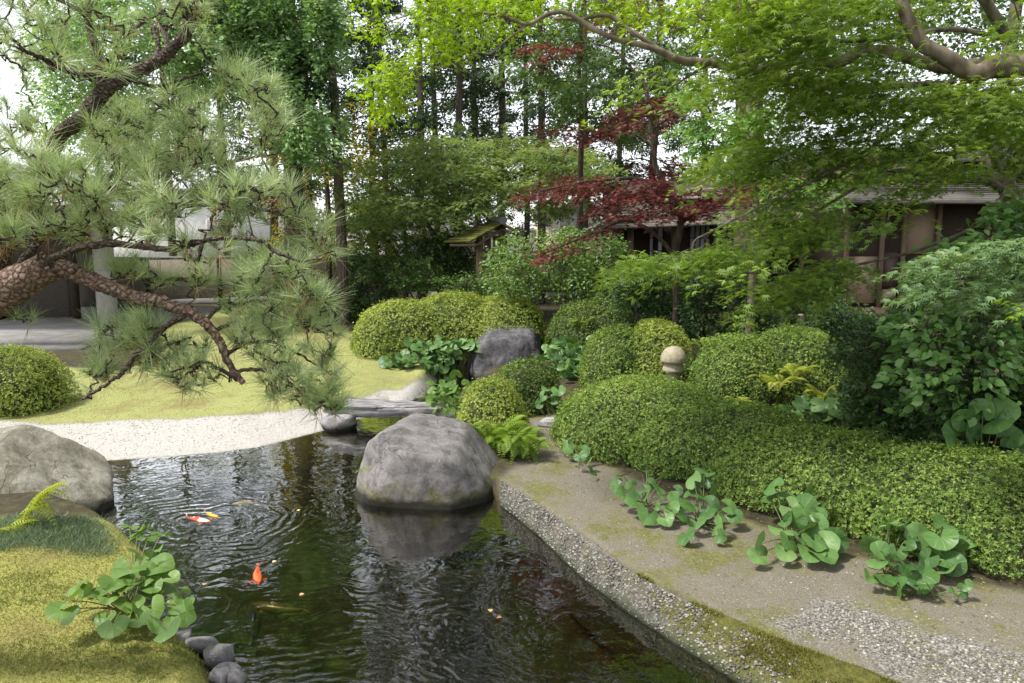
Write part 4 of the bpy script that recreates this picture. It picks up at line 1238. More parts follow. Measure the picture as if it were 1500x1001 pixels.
def roofplane(mb, e0, e1, r0, r1, rows, th=.035):
    """stepped shingle courses from eave line e0-e1 up to ridge line r0-r1"""
    e0, e1, r0, r1 = map(np.array, (e0, e1, r0, r1))
    nv = nrm(np.cross(e1 - e0, r0 - e0)[None])[0]
    if nv[2] < 0: nv = -nv
    for i in range(rows):
        a, b = i / rows, min(1, (i + 1.25) / rows)
        A = e0 + (r0 - e0) * a; B = e1 + (r1 - e1) * a; C = e1 + (r1 - e1) * b; D = e0 + (r0 - e0) * b
        lift = nv * th
        v = np.array([A + lift, B + lift, C + lift * .15, D + lift * .15, A - lift * .6, B - lift * .6, C - lift * .6, D - lift * .6])
        mb.add(v, [[0, 1, 2, 3], [4, 7, 6, 5], [0, 4, 5, 1], [1, 5, 6, 2], [2, 6, 7, 3], [3, 7, 4, 0]], RNG.random())

# ---- tea house on the right
GZ = .5
def WX(px, Y): return P(px, 300, Y)[0]
def WZ(py, Y): return P(900, py, Y)[2]
th = thing('tea_house', 'long low wooden tea house with shingled roofs behind the maples', 'building', (9, 20, GZ))
Yw = 20.5
xl, xr = WX(915, Yw), WX(1235, Yw)
zt = WZ(292, Yw)
mb = MB(); mb.box((xl, Yw, GZ), (xr, Yw + 5, zt + .5)); mb.build('wall', W_DK, th)
mb = MB(); mb.box((WX(905, 20), 19.35, GZ + .30), (WX(1240, 20), Yw, GZ + .38)); mb.build('veranda', W_MD, th)
for px in (925, 990, 1052, 1110, 1180, 1232):
    x = WX(px, 19.5); mb = MB(); mb.box((x - .07, 19.45, GZ), (x + .07, 19.59, WZ(318, 19.5))); mb.build('post', W_MD, th)
for a, b_ in ((952, 958), (964, 972), (1011, 1040), (1058, 1082)):
    f = MB(); x0, x1 = WX(a, Yw), WX(b_, Yw); z0, z1 = GZ + .55, WZ(330, Yw)
    pn = MB(); pn.box((x0, Yw - .05, z0), (x1, Yw - .02, z1))
    for k in range(int((x1 - x0) / .14) + 2):
        x = min(x0 + k * .14, x1); f.box((x - .012, Yw - .09, z0), (x + .012, Yw - .055, z1))
    for k in range(6):
        z = z0 + (z1 - z0) * k / 5; f.box((x0, Yw - .088, z - .012), (x1, Yw - .058, z + .012))
    w = f.build('paper_screen', W_DK, th); pn.build('pane', PAPER, w)
for a, b_ in ((1088, 1108), (1115, 1145)):
    x0, x1 = WX(a, Yw), WX(b_, Yw); f = MB(); f.box((x0, Yw - .05, GZ + .6), (x1, Yw - .02, WZ(325, Yw)))
    w = f.build('window', W_DK, th); g = MB(); g.box((x0 + .06, Yw - .07, GZ + .7), (x1 - .06, Yw - .051, WZ(328, Yw))); g.build('pane', GLASS, w)
# roofs of the left wing: upper slope and lower eave roof
mb = MB()
roofplane(mb, (WX(985, 19.6), 19.6, WZ(291, 19.6)), (WX(1330, 19.6), 19.6, WZ(291, 19.6)), (WX(1085, 24), 24, WZ(228, 24)), (WX(1330, 24), 24, WZ(228, 24)), 20)
roofplane(mb, (WX(985, 19.6), 28.4, WZ(291, 19.6)), (WX(985, 19.6), 19.6, WZ(291, 19.6)), (WX(1085, 24), 24.1, WZ(228, 24)), (WX(1085, 24), 23.9, WZ(228, 24)), 20)
mb.build('roof', SHI, th)
mb = MB(); mb.tube([(WX(1080, 24), 24, WZ(227, 24) + .05), (WX(1335, 24), 24, WZ(227, 24) + .05)], .16, 8); mb.build('ridge', TILE, th)
mb = MB()
roofplane(mb, (WX(872, 18.6), 18.6, WZ(336, 18.6)), (WX(1245, 18.6), 18.6, WZ(322, 18.6)), (WX(940, 20.4), 20.4, WZ(300, 20.4)), (WX(1245, 20.4), 20.4, WZ(296, 20.4)), 12)
roofplane(mb, (WX(872, 18.6), 23.5, WZ(336, 18.6)), (WX(872, 18.6), 18.6, WZ(336, 18.6)), (WX(940, 20.4), 23.5, WZ(300, 20.4)), (WX(940, 20.4), 20.4, WZ(300, 20.4)), 12)
mb.build('lower_roof', SHI, th)
# right wing, nearer and taller
Y2 = 17.6
x0, x1 = WX(1228, Y2), WX(1228, Y2) + 11
mb = MB(); mb.box((x0, Y2, GZ), (x1, Y2 + 5, WZ(222, Y2))); mb.build('wall', W_DK, th)
for k, (a, b_, c_, d_) in enumerate(((1246, 1294, 376, 444), (1298, 1320, 424, 444), (1230, 1243, 380, 444), (1322, 1372, 300, 372))):
    mb = MB(); mb.box((WX(a, Y2), Y2 - .04, WZ(d_, Y2)), (WX(b_, Y2), Y2 - .01, WZ(c_, Y2))); mb.build('plaster_panel', PLA, th)
mb = MB(); mb.box((WX(1298, Y2), Y2 - .05, WZ(420, Y2)), (WX(1322, Y2), Y2 - .015, WZ(370, Y2))); mb.build('sliding_door', plainmat('door_wood', (.07, .045, .04), (.11, .07, .06), 6, .6, .1, (6, 6, .5)), th)
for px in (1244, 1296, 1328, 1378, 1450):
    x = WX(px, Y2 - .1); mb = MB(); mb.box((x - .05, Y2 - .12, GZ + .3), (x + .05, Y2 - .055, WZ(240, Y2))); mb.build('post', W_MD, th)
mb = MB(); mb.box((x0 - .1, Y2 - .9, WZ(458, Y2)), (x1, Y2 - .06, WZ(450, Y2))); mb.build('veranda', W_MD, th)
mb = MB(); mb.box((x0 - .2, Y2 - .7, GZ - .2), (x1, Y2 - .1, WZ(460, Y2))); mb.build('stone_plinth', STN, th)
mb = MB()
roofplane(mb, (WX(1205, 16.4), 16.4, WZ(298, 16.4)), (WX(1205, 16.4) + 13, 16.4, WZ(298, 16.4)), (WX(1228, 17.6), 17.6, WZ(268, 17.6)), (WX(1228, 17.6) + 11, 17.6, WZ(268, 17.6)), 10)
mb.build('lower_roof', SHI, th)
mb = MB()
roofplane(mb, (WX(1395, 16.6), 16.6, WZ(236, 16.6)), (WX(1395, 16.6) + 11, 16.6, WZ(236, 16.6)), (WX(1400, 20), 20, WZ(188, 20)), (WX(1400, 20) + 11, 20, WZ(188, 20)), 16)
roofplane(mb, (WX(1300, 16.8), 21, WZ(262, 16.8)), (WX(1300, 16.8), 16.8, WZ(262, 16.8)), (WX(1400, 20), 22, WZ(190, 20)), (WX(1396, 16.8), 16.8, WZ(196, 16.8)), 14)
mb.build('upper_roof', SHI, th)

# ---- roofed garden gate
gt = thing('garden_gate', 'small roofed wooden garden gate with a mossy shingle roof', 'gate', (*P(705, 400, 17.0)[:2], .45))
Yg = 17.0
for px, dy in ((702, -.5), (727, -.3), (714, .6), (738, .8)):
    x = WX(px, Yg + dy); mb = MB(); mb.box((x - .075, Yg + dy - .075, .35), (x + .075, Yg + dy + .075, WZ(346, Yg))); mb.build('post', W_MD, gt)
mb = MB(); mb.box((WX(700, Yg), Yg - .5, WZ(368, Yg)), (WX(730, Yg), Yg - .4, WZ(364, Yg))); mb.build('crossbar', W_MD, gt)
mb = MB()
xa, xb = WX(706, Yg), WX(727, Yg)
for k in range(9):
    x = xa + (xb - xa) * k / 8; mb.box((x - .012, Yg - .44, .45), (x + .012, Yg - .41, WZ(371, Yg)))
mb.box((xa, Yg - .46, WZ(382, Yg)), (xb, Yg - .405, WZ(380, Yg)))
mb.build('lattice_door', W_MD, gt)
# gable roof; its ridge runs towards the viewer's right
Rf = P(736, 327, 16.1); Rb = P(722, 325, 18.4)
El = P(650, 355, 16.4); Elb = P(665, 350, 18.8); Er_ = P(762, 342, 15.9); Erb = P(757, 338, 18.4)
Elf = P(688, 354, 15.7)
mb = MB()
roofplane(mb, El, Elf, P(716, 324.5, 18.3), Rf, 9, .03)
mb.build('roof', SHM, gt)
mb = MB()
roofplane(mb, Er_, Erb, Rf, P(716, 324.5, 18.3), 9, .03)
mb.build('roof', SHM, gt)
mb = MB(); mb.tube([Rf + [0.02, -.08, .05], P(716, 324.5, 18.3) + [0, 0, .05]], [.085, .075], 8); mb.build('ridge', TILE, gt)
mb = MB(); mb.tube([Rf + [0, .35, -.1], P(718, 326, 18.2) + [0, 0, -.12]], .06, 4); mb.tube([Elf + [0.1, .1, -.07], El + [.15, 0, -.06]], .04, 4)
mb.tube([Elf + [.12, .25, -.08], Rf + [0, .2, -.12], Er_ + [-.1, .2, -.06]], .035, 4)
mb.build('rafter', W_MD, gt)

# ---- boundary wall behind the garden
def wallrun(label, pxs, Ys, pyt, mat, name='garden_wall', posts=()):
    root = thing(name, label, 'wall', (WX(pxs[0], Ys[0]), Ys[0], .4))
    a = np.array([WX(pxs[0], Ys[0]), Ys[0]]); b_ = np.array([WX(pxs[1], Ys[1]), Ys[1]])
    d = b_ - a; L = np.linalg.norm(d); an = math.atan2(d[1], d[0]); z1 = WZ(pyt, (Ys[0] + Ys[1]) / 2)
    def bx(u0, u1, w0, w1, za, zb, m, nm):
        mb = MB(); mb.box((a[0] + u0, a[1] + w0, za), (a[0] + u1, a[1] + w1, zb), an, (a[0], a[1], 0)); return mb.build(nm, m, root)
    bx(0, L, 0, .18, .3, z1, mat, 'wall_panel'); bx(-.1, L + .1, -.14, .32, z1 + .003, z1 + .09, TILE, 'coping')
    bx(0, L, -.03, -.004, .3, .62, STN, 'footing')
    for p_ in posts:
        bx(p_ * L - .06, p_ * L + .06, -.06, -.004, .3, z1 - .003, W_DK, 'post')
    return root
wallrun('long plastered garden wall with tiled coping and dark posts across the lawn', (150, 575), (21.5, 25.5), 379, PLG, posts=(.12, .35, .62, .86))
wallrun('plastered garden wall behind the roofed gate', (560, 900), (25.6, 25.0), 380, PLG)
# ---- entrance building at the left
eb = thing('entrance_hall', 'low entrance building with a pale roof, a round column and stone floor', 'building', (WX(60, 18), 18, .45))
def bxp(pxa, pxb, Y, dy, za, zb, m, nm, par=eb):
    mb = MB(); mb.box((WX(pxa, Y), Y, za), (WX(pxb, Y), Y + dy, zb)); return mb.build(nm, m, par)
bxp(-300, 88, 18.3, .3, .4, WZ(300, 18), BRK, 'wall')
bxp(-300, -20, 17.6, .3, .4, WZ(300, 18), W_DK, 'door')
bxp(92, 101, 17.9, .15, .4, WZ(300, 18), W_DK, 'post')
mb = MB(); mb.lathe((WX(139, 17.0), 17.2, .38), [(.26, 0), (.26, .04), (.215, .05), (.215, 3.0)], 28); mb.build('column', COLM, eb, True)
bxp(102, 150, 21.2, .2, .4, WZ(300, 18), PLG, 'back_wall')
bxp(-300, 138, 14.2, 7.0, .30, .50, STN, 'stone_floor')
bxp(-300, 100, 13.8, .39, .25, .40, STN, 'step')
mb = MB()
roofplane(mb, (WX(-400, 15.2), 15.2, WZ(300, 15.2)), (WX(75, 15.2), 15.2, WZ(298, 15.2)), (WX(-400, 21), 21, WZ(235, 21)), (WX(35, 21), 21, WZ(240, 21)), 18, .03)
mb.build('roof', plainmat('pale_roof', (.40, .42, .44), (.50, .52, .54), 4, .5, .1, (1, 1, 8)), eb)
bxp(-400, 72, 15.3, 5.9, WZ(308, 15.3), WZ(302, 15.3), PLG, 'ceiling')
# ---- neighbouring houses beyond the wall
def house(label, pxa, pxb, Y, pyt, mat, wins=(), band=None):
    root = thing('neighbour_house', label, 'house', (WX((pxa + pxb) / 2, Y), Y, .3), 'houses beyond the garden wall')
    bxp(pxa, pxb, Y, 6, .2, WZ(pyt, Y), mat, 'wall', root)
    bxp(pxa - 6, pxb + 6, Y - .4, 6.8, WZ(pyt, Y) + .004, WZ(pyt - 5, Y), TILE if band is None else band, 'roof', root)
    for (a, b_, c_, d_) in wins:
        f = bxp(a, b_, Y - .05, .04, WZ(d_, Y), WZ(c_, Y), WHT, 'window', root)
        g = bxp(a + 2, b_ - 2, Y - .07, .015, WZ(d_ - 2, Y), WZ(c_ + 2, Y), GRY, 'pane', root)
        g.parent = f
house('white house beyond the wall, seen between the trunks left of the gate', 520, 660, 38, 298, WHT, ((548, 575, 330, 352), (600, 630, 330, 352)), WHT)
house('beige upper storey beyond the wall, seen between gate and tea house', 790, 880, 36, 306, BEI, ((818, 850, 318, 345),), BEI)
house('white walled house low behind the gate', 640, 1010, 40, 338, WHT, ((700, 716, 350, 362),), WHT)
house('white house beyond the wall behind the pine', 150, 420, 42, 280, WHT, ((200, 230, 320, 345), (300, 330, 320, 345)), WHT)
# ================================================================== TREE TOOLS
def crooked(a, b, n, jit, rr, sag=0):
    t = np.linspace(0, 1, n)[:, None]
    L = np.linalg.norm(b - a)
    j = rr.normal(size=(n, 3)) * jit * L; j[0] = 0; j[-1] = 0
    p = a + (b - a) * t + j
    p[:, 2] -= sag * L * (t[:, 0] * (1 - t[:, 0])) * 4 * .25
    return p

def smooth_line(pts, m=6, it=2):
    pts = np.asarray(pts, float)
    s = np.concatenate([[0], np.cumsum(np.linalg.norm(np.diff(pts, axis=0), axis=1))])
    t = np.linspace(0, s[-1], (len(pts) - 1) * m + 1)
    r = np.stack([np.interp(t, s, pts[:, k]) for k in range(3)], 1)
    for _ in range(it * m // 2):
        r[1:-1] = (r[:-2] + r[1:-1] * 2 + r[2:]) / 4
    return r

def grow(mb, skel, tips, rr, rad=(.006, .002), jit=.10, n=6, sides=4, sag=0, rscale=0, maxlen=None):
    """connect every tip to the nearest point of the growing skeleton; returns growth direction at the tips"""
    sk = np.empty((len(skel) + len(tips) * n, 3)); m = len(skel); sk[:m] = skel
    d0 = np.array([np.min(((skel - t) ** 2).sum(1)) for t in tips]) if len(tips) * len(skel) < 4e7 else np.arange(len(tips))
    dirs = np.zeros((len(tips), 3)); order = np.argsort(d0)
    for i in order:
        t = tips[i]
        dd = ((sk[:m] - t) ** 2).sum(1)
        k = dd.argmin(); a = sk[k]; L = math.sqrt(dd[k])
        dirs[i] = t - a
        if L < 1e-3: continue
        if maxlen and L > maxlen: 
            continue
        p = crooked(a, t, n, jit, rr, sag)
        r0 = rad[0] + rscale * L
        mb.tube(p, np.linspace(r0, rad[1], n), sides, cap=False)
        sk[m:m + n - 1] = p[1:]; m += n - 1
    return nrm(dirs)

def sample_px(poly, n, Y0, Y1, rr, thr=None, sc=1.2, seed=0, yfun=None):
    poly = np.array(poly, float); lo, hi = poly.min(0), poly.max(0)
    out = []
    tot = 0
    while tot < n:
        k = n * 3
        x = rr.uniform(lo[0], hi[0], k); y = rr.uniform(lo[1], hi[1], k)
        Y = rr.uniform(Y0, Y1, k) if yfun is None else yfun(x, y) + rr.uniform(Y0, Y1, k)
        ok = inpoly(x, y, poly)
        p = PP(x, y, Y)
        if thr is not None: ok &= fbm(p, sc, seed, 2) > thr
        p = p[ok]; out.append(p); tot += len(p)
    return np.concatenate(out)[:n]

def pads(mb, T, tips, dirs, K, L, W, th, leaf, rr, flat=.25, droop=.35, wid=1.0, lift=(0, 0, 1), rn=None, curl=.35, back=.3):
    """a fan of leaves in a flattish spray around each tip, pointing along dirs"""
    n = len(tips)
    d = dirs * [1, 1, .35]; d = nrm(d + rr.normal(size=(n, 3)) * [.35, .35, .08])
    side = nrm(np.cross(d, [0, 0, 1])); up = np.cross(side, d)
    s = rr.random((n, K)) * (1 + back) - back; u = rr.uniform(-1, 1, (n, K)) * (1 - .55 * np.clip(s, 0, 1)); v = rr.normal(size=(n, K))
    Li = L * rr.uniform(.6, 1.25, n)[:, None]
    pos = tips[:, None] + d[:, None] * (s * Li)[..., None] + side[:, None] * (u * W * Li / L)[..., None] + up[:, None] * (v * th)[..., None]
    pos[..., 2] -= droop * Li * (np.clip(s, 0, 1) ** 2 + .5 * u ** 2)
    pos = pos.reshape(-1, 3)
    m = len(pos)
    dd = (d[:, None] * 1.0 + side[:, None] * (u * .9)[..., None]).reshape(-1, 3) + rr.normal(size=(m, 3)) * curl + [0, 0, -.22]
    nn = np.array(lift) + rr.normal(size=(m, 3)) * flat
    sz = leaf * rr.uniform(.65, 1.25, m)
    r0 = np.repeat(rr.random(n), K) if rn is None else np.repeat(rn, K)
    inst(mb, T, pos, dd, nn, sz, sz * wid, np.clip(r0 * .5 + rr.random(m) * .5, 0, 1))

def crown_of(name_tree, label, cat, base, limbs, groups, bark, group=None, seed=0, trunk_sides=12, rough=.12, twig=(.010, .003), limb_name='branch'):
    """limbs: list of (points world, r0, r1); the first is the trunk.
    groups: list of dict(tips, T, K, L, W, th, leaf, mat, ...)"""
    rr = np.random.default_rng(seed)
    root = thing(name_tree, label, cat, base, group)
    sk = []
    for i, (pts, r0, r1) in enumerate(limbs):
        p = smooth_line(pts, 8, 1)
        mb = MB(); mb.tube(p, np.linspace(1, 0, len(p)) ** .85 * (r0 - r1) + r1, trunk_sides if i == 0 else 8, rough=rough, seed=seed + i)
        mb.build('trunk' if i == 0 else limb_name, bark, root, True)
        sk.append(p[len(p) // 3:] if i == 0 and len(limbs) > 1 else p)
    sk = np.concatenate(sk)
    tw = MB(); tw.tube([sk[0], sk[0] + [0, 0, .01]], .002, 3)
    for g in groups:
        dirs = grow(tw, sk, g['tips'], rr, g.get('twig', twig), g.get('jit', .08), g.get('n', 6), 4, g.get('sag', .2), g.get('rs', .006), g.get('maxlen'))
        if 'dir' in g: dirs = nrm(dirs * .5 + np.array(g['dir']))
        mb = MB()
        pads(mb, g['T'], g['tips'], dirs, g['K'], g['L'], g['W'], g['th'], g['leaf'], rr, g.get('flat', .25), g.get('droop', .3), g.get('wid', 1.0), g.get('lift', (0, 0, 1)), curl=g.get('curl', .35), back=g.get('back', .3))
        mb.build('crown', g['mat'], root)
    tw.build('twigs', bark, root)
    return root

B_DARK = barkmat('bark_dark', (.045, .035, .026), (.10, .08, .06), 9, (2, 2, .35), .8)
B_TALL = barkmat('bark_conifer', (.06, .045, .038), (.14, .11, .09), 8, (3, 3, .18), .7)
B_GREY = barkmat('bark_maple', (.09, .075, .055), (.20, .175, .13), 7, (1, 1, .5), .3, lichen=(.20, .21, .14))
B_PALE = barkmat('bark_pale', (.15, .115, .085), (.30, .25, .195), 7, (1, 1, .4), .35, lichen=(.12, .10, .075))
B_MOSS = barkmat('bark_mossy', (.05, .042, .028), (.11, .095, .06), 8, (1.5, 1.5, .4), 1.0, lichen=(.07, .085, .025))
B_PINE = barkmat('bark_pine', (.14, .085, .06), (.40, .30, .235), 34, (1, 1, 1), 1.6)
B_PINEB = barkmat('bark_pine_branch', (.075, .055, .042), (.22, .175, .14), 48, (1, 1, 1), 1.4)

# ================================================================== BACKGROUND CONIFERS
L_CON = leafmat('conifer_leaves', [(.018, .042, .020), (.038, .075, .034), (.07, .12, .055), (.12, .175, .09)], .30, .6, .2, .6)
L_CONY = leafmat('gold_leaves', [(.05, .07, .012), (.14, .15, .018), (.27, .24, .03), (.38, .31, .05)], .45, .6, .2, .6)
def conifer_proto(seed, H, lo, sparse=1.0, spread=1.9, mat=L_CON, tr=.13):
    rr = np.random.default_rng(seed)
    root = thing('conifer', 'x', 'conifer tree', (0, 60 + seed, 0), 'tall straight conifers at the back of the garden')
    bx, by, bz = 0, 60 + seed, 0
    z = np.linspace(-.3, H, 14)
    p = np.stack([bx + .10 * np.cumsum(rr.normal(size=14)) * .5, by + .1 * np.cumsum(rr.normal(size=14)) * .3, z], 1); p[0, :2] = bx, by
    p = smooth_line(p, 4, 1)
    mb = MB(); mb.tube(p, np.linspace(tr, tr * .25, len(p)), 10, rough=.06, seed=seed); mb.build('trunk', B_TALL, root, True)
    br = MB(); lf = MB()
    nb = int(50 * sparse)
    for i in range(nb):
        zz = lo + (H - lo) * (i + rr.random()) / nb
        c = np.array([np.interp(zz, p[:, 2], p[:, 0]), np.interp(zz, p[:, 2], p[:, 1]), zz])
        a = rr.random() * 6.28; L = spread * rr.uniform(.35, 1.0) * (1 - .55 * (zz - lo) / (H - lo))
        e = c + np.array([math.cos(a) * L, math.sin(a) * L, -L * rr.uniform(-.1, .45)])
        q = crooked(c, e, 6, .05, rr); br.tube(q, np.linspace(.022, .006, 6), 4, cap=False)
        if rr.random() < .12: continue
        m = int((300 + 24 * max(0, zz - 7)) * L / spread) + 50
        s = rr.beta(2, 1.1, m)
        pos = c + (e - c) * s[:, None] + rr.normal(size=(m, 3)) * [.17, .17, .13] * (1.15 - .5 * s[:, None])
        pos[:, 2] -= .10 + rr.random(m) * .12
        dd = nrm((e - c) / L * .9 + rr.normal(size=(m, 3)) * .55 + [0, 0, -.5])
        sz = rr.uniform(.06, .16, m)
        inst(lf, T_DIA, pos, dd, rvec(m, rr) + [0, 0, .6], sz, sz * .45)
    br.build('branches', B_TALL, root); lf.build('crown', mat, root)
    return root
CG = 'tall straight conifers at the back of the garden'
protos = [conifer_proto(1, 14.5, 4.2, .9, 1.7), conifer_proto(2, 16, 3.2, 1.1, 2.0), conifer_proto(3, 13, 5.0, .75, 1.5), conifer_proto(4, 15, 2.6, 1.3, 2.2)]
con = [ # px at eye level, Y, proto, scale, label
    (500, 17.2, 2, 1.05, 'nearest straight conifer trunk left of the gate, standing clear in front of the wall'),
    (566, 23, 2, .9, 'slim conifer between the nearest trunk and the pair beside it'),
    (615, 21.5, 0, 1.0, 'straight conifer left of the gate, second from the nearest trunk'),
    (676, 22, 1, 1.05, 'conifer rising directly left behind the gate roof'),
    (697, 25, 3, 1.0, 'thin conifer close behind the gate ridge'),
    (732, 24, 0, 1.1, 'straight conifer rising just right behind the gate roof'),
    (792, 22.5, 2, 1.1, 'conifer between the gate and the beige house'),
    (853, 21.5, 1, .95, 'conifer in front of the beige house beside the tea house roof'),
    (548, 27, 3, 1.1, 'dense conifer far behind the nearest trunk'),
    (640, 29, 3, 1.15, 'dense conifer far behind the left garden trees'),
    (770, 29, 3, 1.0, 'dense conifer far behind the gate'),
    (905, 27, 3, 1.0, 'dense conifer behind the red maple'),
    (398, 22, 1, 1.0, 'conifer behind the vine hung tree'),
    (455, 26, 3, 1.1, 'dense conifer between the vine hung tree and the nearest trunk'),
    (960, 25, 1, 1.1, 'conifer behind the left end of the tea house roof'),
    (330, 27, 3, 1.1, 'dense conifer behind the pine crown'),
    (250, 25, 1, 1.1, 'conifer behind the upper pine branches'),
    (150, 27, 3, 1.1, 'conifer far left behind the entrance roof'),
    (1030, 28, 3, 1.05, 'dense conifer beyond the tea house ridge'),
]
used = set()
for i, (px, Y, k, s, lb) in enumerate(con):
    x = WX(px, Y); loc = (x, Y, gz(x, Y))
    if k not in used:
        used.add(k); r = protos[k]; r.location = loc; r.scale = (s,) * 3; r['label'] = lb
    else:
        dup(protos[k], loc, 1.3 * i, s, lb, CG)

# ---- yellow leaved tree behind the vine hung one
def limb(px_pts, Y, r0, r1, dY=0):
    n = len(px_pts)
    Ys = Y + np.linspace(0, dY, n)
    return (PP([p[0] for p in px_pts], [p[1] for p in px_pts], Ys), r0, r1)
def from_ground(px, Y, top):
    x = WX(px, Y); return np.array([[x, Y, gz(x, Y) - .1], *top])
rr = np.random.default_rng(77)
x = WX(470, 21)
tp = sample_px([(395, 175), (560, 150), (570, 380), (430, 400), (395, 330)], 150, 20, 23, rr, -.15, .8, 5)
crown_of('yellowing_tree', 'tree with backlit golden leaves between the vine hung tree and the nearest conifer trunk', 'tree', (x, 21.5, .45),
         [(np.array([[x, 21.5, .3], [x + .1, 21.5, 3], [x - .1, 21.6, 7]]), .10, .04)], [dict(tips=tp, T=T_DIA, K=42, L=.55, W=.4, th=.10, leaf=.13, mat=L_CONY, wid=.6, flat=.9)], B_DARK, seed=41)

# ---- vine hung broadleaf tree, thick mossy trunk
L_VINE = leafmat('vine_leaves', [(.09, .18, .06), (.17, .30, .11), (.27, .42, .18), (.46, .58, .34)], .40, .4, .5, .7)
tp1 = sample_px([(285, -60), (480, -60), (500, 40), (470, 120), (500, 190), (440, 235), (400, 170), (385, 110), (300, 130), (245, 110), (280, 30)], 480, 15.4, 17.8, rr, -.25, 1.1, 6)
tp2 = sample_px([(60, -60), (300, -60), (300, 130), (200, 230), (70, 200), (40, 60)], 260, 15, 17.5, rr, -.15, 1.0, 7)
ty = 17.0
trunk = (np.array([P(432, 440, ty) * [1, 1, 0] + [0, 0, .3], P(432, 330, ty), P(428, 230, ty), P(440, 150, ty), P(425, 60, ty), P(420, -40, ty)]), .27, .13)
crown_of('vine_hung_tree', 'tall broadleaf tree with a thick mossy trunk and drooping pale leaves behind the pine', 'tree', trunk[0][0] * [1, 1, 0] + [0, 0, .4],
         [trunk, limb([(437, 165), (455, 150), (485, 100)], ty, .12, .05), limb([(418, 222), (390, 212), (370, 205)], ty, .11, .06), limb([(425, 80), (360, 40), (300, 20), (240, 60), (160, 80)], ty, .12, .03, .8), limb([(430, 110), (350, 100), (300, 80)], ty, .08, .03)],
         [dict(tips=tp1, T=T_DIA, K=70, L=.42, W=.20, th=.12, leaf=.12, mat=L_VINE, wid=.5, flat=.6, droop=1.0, lift=(0, -.7, .7), curl=.3),
          dict(tips=tp2, T=T_DIA, K=60, L=.45, W=.25, th=.14, leaf=.12, mat=L_VINE, wid=.5, flat=.6, droop=.9, lift=(0, -.7, .7))], B_MOSS, seed=42, rough=.2)

# ---- green maple in front of the gate (mid distance), layered
L_MG = leafmat('mid_maple_leaves', [(.09, .14, .055), (.15, .22, .08), (.22, .30, .115), (.31, .39, .16)], .5, .55, .25, .7)
polyA = [(515, 240), (560, 215), (640, 205), (760, 205), (870, 225), (885, 260), (860, 300), (760, 320), (680, 310), (600, 330), (520, 330), (505, 290)]
tp = sample_px(polyA, 430, 16.0, 19.6, rr, -.12, 1.0, 8)
x = WX(665, 18.3)
crown_of('green_maple', 'spreading green maple with flat layers above the gate roof', 'maple tree', (x, 18.3, .4),
         [(np.array([[x, 18.3, .3], [x - .05, 18.3, 1.8], [x + .15, 18.2, 3.2], [x, 18.1, 4.6]]), .12, .05), limb([(640, 350), (620, 320), (585, 280), (550, 250)], 18.0, .06, .02), limb([(665, 330), (700, 290), (760, 255), (830, 240)], 18.0, .06, .02)],
         [dict(tips=tp, T=T_MAPLE5, K=62, L=.62, W=.52, th=.035, leaf=.085, mat=L_MG, droop=.25, flat=.35)], B_DARK, seed=43)
tp = sample_px([(500, 300), (560, 290), (680, 330), (690, 400), (640, 420), (560, 420), (505, 390)], 200, 18.5, 21.0, rr, -.2, 1.0, 9)
x = WX(590, 19.8)
crown_of('green_maple', 'darker green maple filling the gap left of the gate above the garden wall', 'maple tree', (x, 19.8, .45),
         [(np.array([[x, 19.8, .3], [x + .1, 19.8, 2.2], [x - .1, 19.7, 3.4]]), .08, .03), limb([(590, 385), (560, 340), (530, 320)], 19.8, .05, .02)],
         [dict(tips=tp, T=T_MAPLE5, K=55, L=.5, W=.4, th=.05, leaf=.085, mat=L_MG, droop=.3, flat=.4)], B_DARK, seed=44)

# ---- rounded shrubs of the middle distance
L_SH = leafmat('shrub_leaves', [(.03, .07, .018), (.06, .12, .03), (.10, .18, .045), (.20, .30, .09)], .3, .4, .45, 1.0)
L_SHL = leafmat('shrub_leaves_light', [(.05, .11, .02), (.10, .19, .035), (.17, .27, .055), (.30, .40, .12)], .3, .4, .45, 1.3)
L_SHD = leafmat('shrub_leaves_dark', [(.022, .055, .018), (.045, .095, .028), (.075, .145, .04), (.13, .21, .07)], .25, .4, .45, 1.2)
def shrub(name, label, cat, poly, n, Y0, Y1, T, K, L, leaf, mat, seed, basepx, wid=.55, flat=.6, th=.08, thr=-.2, sc=1.5, group=None, nl=4, r=.03, droop=.2, bark=None, **kw):
    rr = np.random.default_rng(seed)
    tips = sample_px(poly, n, Y0, Y1, rr, thr, sc, seed)
    Y = (Y0 + Y1) / 2; x = WX(basepx, Y); z = max(gz(x, Y), .05)
    tips = tips[tips[:, 2] > z + .1]
    limbs = []
    for i in range(nl):
        t = tips[rr.integers(0, len(tips))]
        a = np.array([x + rr.normal() * .08, Y + rr.normal() * .08, z - .05])
        m_ = (a + t) / 2 + [0, 0, .15]
        limbs.append((np.array([a, m_ + rr.normal(size=3) * .06, t]), r, r * .3))
    return crown_of(name, label, cat, (x, Y, z), limbs, [dict(tips=tips, T=T, K=K, L=L, W=L * .8, th=th, leaf=leaf, mat=mat, wid=wid, flat=flat, droop=droop, **kw)], bark or B_DARK, group, seed, 8, limb_name='stem')
shrub('leafy_shrub', 'large light leaved shrub right of the gate, above the long azalea bank', 'shrub',
      [(718, 380), (740, 352), (800, 345), (860, 335), (905, 350), (925, 385), (948, 400), (930, 440), (870, 450), (800, 440), (760, 440), (722, 420)], 300, 13.6, 15.2, T_OVAL, 34, .26, .07, L_SHL, 201, 830, thr=-.3, nl=6, lift=(0, -.5, .8))
shrub('leafy_shrub', 'small rounded light green maple bush left of the gate post', 'shrub',
      [(575, 400), (600, 378), (640, 385), (650, 410), (640, 425), (570, 428)], 80, 15.8, 16.8, T_MAPLE5, 40, .26, .055, L_SH, 202, 605, wid=1, flat=.35, th=.03)
